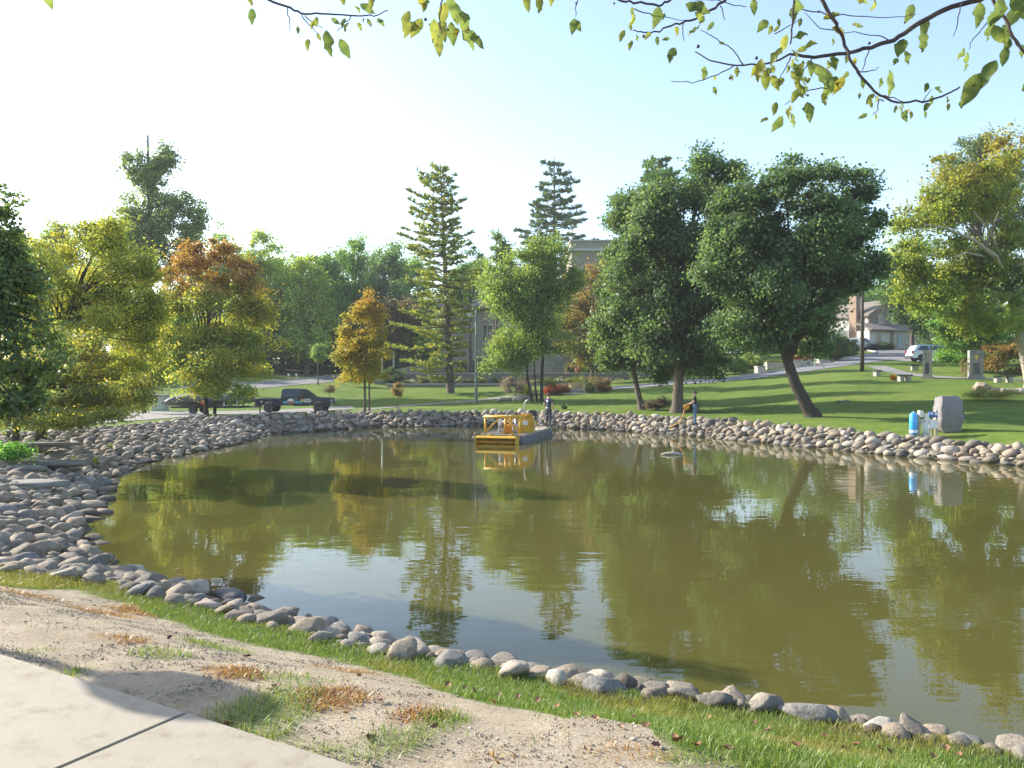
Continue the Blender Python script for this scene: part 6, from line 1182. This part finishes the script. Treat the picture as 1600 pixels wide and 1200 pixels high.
LV = [(395,14,28,95,0),(390,-6,22,70,1),(535,-4,20,75,2),(540,30,18,110,0),(556,10,16,60,2),(563,8,30,30,0),(510,48,44,80,0),(483,62,22,95,1),(496,54,14,60,1),(531,62,36,62,0),(590,30,20,50,0),(574,30,16,60,0),(518,30,18,30,0),(585,-8,30,100,1),(541,32,10,120,0),
 (645,35,34,115,1),(660,30,40,120,1),(640,18,36,110,2),(655,-5,26,70,2),(690,32,44,80,2),(684,55,38,85,2),(678,30,40,95,1),(700,-5,50,70,0),(712,15,50,60,0),(722,40,46,65,0),(735,58,34,45,0),(705,35,40,85,0),(695,5,40,100,1),(668,0,30,100,2),(730,50,20,20,0),(712,45,24,80,2),
 (822,-8,30,80,1),(845,-10,34,95,1),(862,-10,24,95,1),(898,30,32,100,0),(896,32,26,60,0),
 (987,12,16,90,0),(990,22,24,110,1),(985,40,12,90,1),(975,48,22,110,1),(987,64,18,105,1),(993,55,14,80,0),(1030,12,42,108,0),(1016,52,18,130,1),(1026,58,16,85,0),(1038,22,14,110,0),(1070,8,46,25,0),(1085,20,26,40,1),(1052,75,34,105,0),(1046,62,14,180,0),(1075,58,26,320,0),(1122,68,12,10,0),(1100,104,26,95,0),(1117,118,14,110,1),(1114,136,16,70,0),(1150,113,12,20,0),
 (1176,0,28,85,0),(1198,33,34,130,0),(1205,40,20,110,1),(1245,0,44,110,0),(1238,12,30,90,0),(1216,42,14,130,1),(1250,30,16,100,0),(1228,55,34,110,1),(1220,75,36,120,1),(1235,78,28,60,0),(1190,92,40,95,2),(1195,110,36,75,2),(1205,118,30,60,1),(1185,100,26,120,2),(1240,100,34,70,0),(1262,55,34,160,0),(1285,32,32,340,2),(1275,68,30,150,1),(1260,76,22,160,2),(1298,45,30,15,2),(1300,60,14,80,0),(1298,88,30,80,0),(1305,92,20,100,0),(1322,84,18,85,0),(1270,100,46,70,0),(1282,105,50,80,0),(1295,112,44,95,0),(1305,120,36,110,0),(1318,120,34,120,2),(1262,95,30,80,0),(1235,112,34,70,1),(1240,130,30,50,1),(1255,120,36,95,0),(1222,122,24,120,2),(1285,145,24,70,1),(1250,100,34,100,1),(1212,160,24,100,2),(1228,170,22,80,2),(1235,165,26,100,1),(1222,182,34,125,0),(1236,178,26,75,0),(1260,160,36,80,0),(1252,170,20,30,0),(1200,185,18,150,1),(1245,140,26,110,2),(1290,130,36,100,1),
 (1330,-5,34,20,1),(1365,0,24,110,2),(1330,40,22,5,1),(1425,8,38,115,0),(1410,62,48,115,0),(1412,80,26,75,0),(1400,92,20,120,0),(1445,30,34,95,0),(1440,50,44,100,0),(1388,110,46,85,0),(1376,122,18,100,0),(1346,122,20,85,0),(1400,165,14,95,0),(1415,172,16,110,0),(1355,178,18,155,0),(1367,178,14,100,1),(1448,130,20,110,0),(1458,138,20,20,0),(1530,5,46,100,0),(1560,-5,60,110,0),(1545,20,60,105,0),(1590,10,48,120,0),(1580,-8,50,60,0),(1505,75,26,120,0),(1510,82,34,100,0),(1555,95,52,115,0),(1530,115,62,115,0),(1565,40,36,75,0),(1575,60,30,110,0),(1595,70,28,100,0),(1600,130,30,90,0),(1550,40,44,40,0),(1570,75,34,100,0),
 (45,-22,30,60,0),(62,-24,46,65,0)]
for _ in range(46):
    j = [(478,24),(560,27),(1055,38),(1110,17),(1150,103),(1200,100),(1235,90),(1270,92),(1250,130),(1325,88),(1365,145),(1400,162),(1440,160),(1480,148),(1395,65),(1430,40),(1240,30),(1215,110),(1285,110)][rng.integers(19)]
    LV.append((j[0]+rng.normal(0, 14), j[1]+abs(rng.normal(4, 8)), rng.uniform(10, 22), rng.uniform(60, 130), int(rng.integers(3))))
for k, (px_, py_, ln, ang, kind) in enumerate(LV):
    kind = 1 if kind == 2 and k % 3 else kind
    D = D0+rng.normal(0, .06) if px_ < 1500 else 1.9+rng.normal(0, .05); o = bpy.data.objects.new('leaf', lms[kind][k % 6]); COL.objects.link(o); o.parent = BT; s_ = .92*ln*D/F
    d = Vector((math.cos(R(ang)), rng.normal(0, .25), -math.sin(R(ang)))).normalized(); nrm = Vector((rng.normal(0, .45), -1, rng.normal(.1, .45))); sd = nrm.cross(d).normalized(); nrm = d.cross(sd)
    mt = Matrix((d, sd, nrm)).transposed().to_4x4(); o.matrix_local = Matrix.Translation(pt(px_, py_, D)) @ mt @ Matrix.Scale(s_, 4)
fm = MB().lathe([(.002, -.006), (.006, -.003), (.007, .001), (.005, .005), (.0015, .007)], (0, 0, 0), 8).mesh('berry'); fm.materials.append(plain('dark berry', (.05, .045, .06), .4)); fm.polygons.foreach_set('use_smooth', [True]*len(fm.polygons))
for (px_, py_) in ((900,7),(928,5),(959,7),(960,22),(1090,74),(1093,144),(1005,58),(980,66),(1181,92),(1195,163),(1217,128),(1250,188),(1357,69),(1420,137),(1261,150),(1443,154),(665,32),(668,44),(672,40),(702,58),(1140,123),(1155,4),(1278,20),(1380,108),(700,48))[::2]:
    o = bpy.data.objects.new('berry', fm); COL.objects.link(o); o.parent = BT; o.matrix_local = Matrix.Translation(pt(px_, py_, D0)) @ Matrix.Scale(rng.uniform(.55, .85), 4)
# ---------------------------------------------------------------- summer haze in the air
hz = MB().box(-700, 700, -60, 700, -2.5, 60).build('haze', None); hz.data.materials.clear()
m = bpy.data.materials.new('haze air'); m.use_nodes = True; nt = m.node_tree; nt.nodes.clear()
om = nt.nodes.new('ShaderNodeOutputMaterial'); pv = nt.nodes.new('ShaderNodeVolumePrincipled'); pv.inputs['Color'].default_value = (.9, .95, 1, 1); pv.inputs['Density'].default_value = .00035; pv.inputs['Anisotropy'].default_value = .2
nt.links.new(pv.outputs[0], om.inputs['Volume']); hz.data.materials.append(m); tag(hz, 'thin pale summer haze in the air over the park', 'haze', kind='stuff')
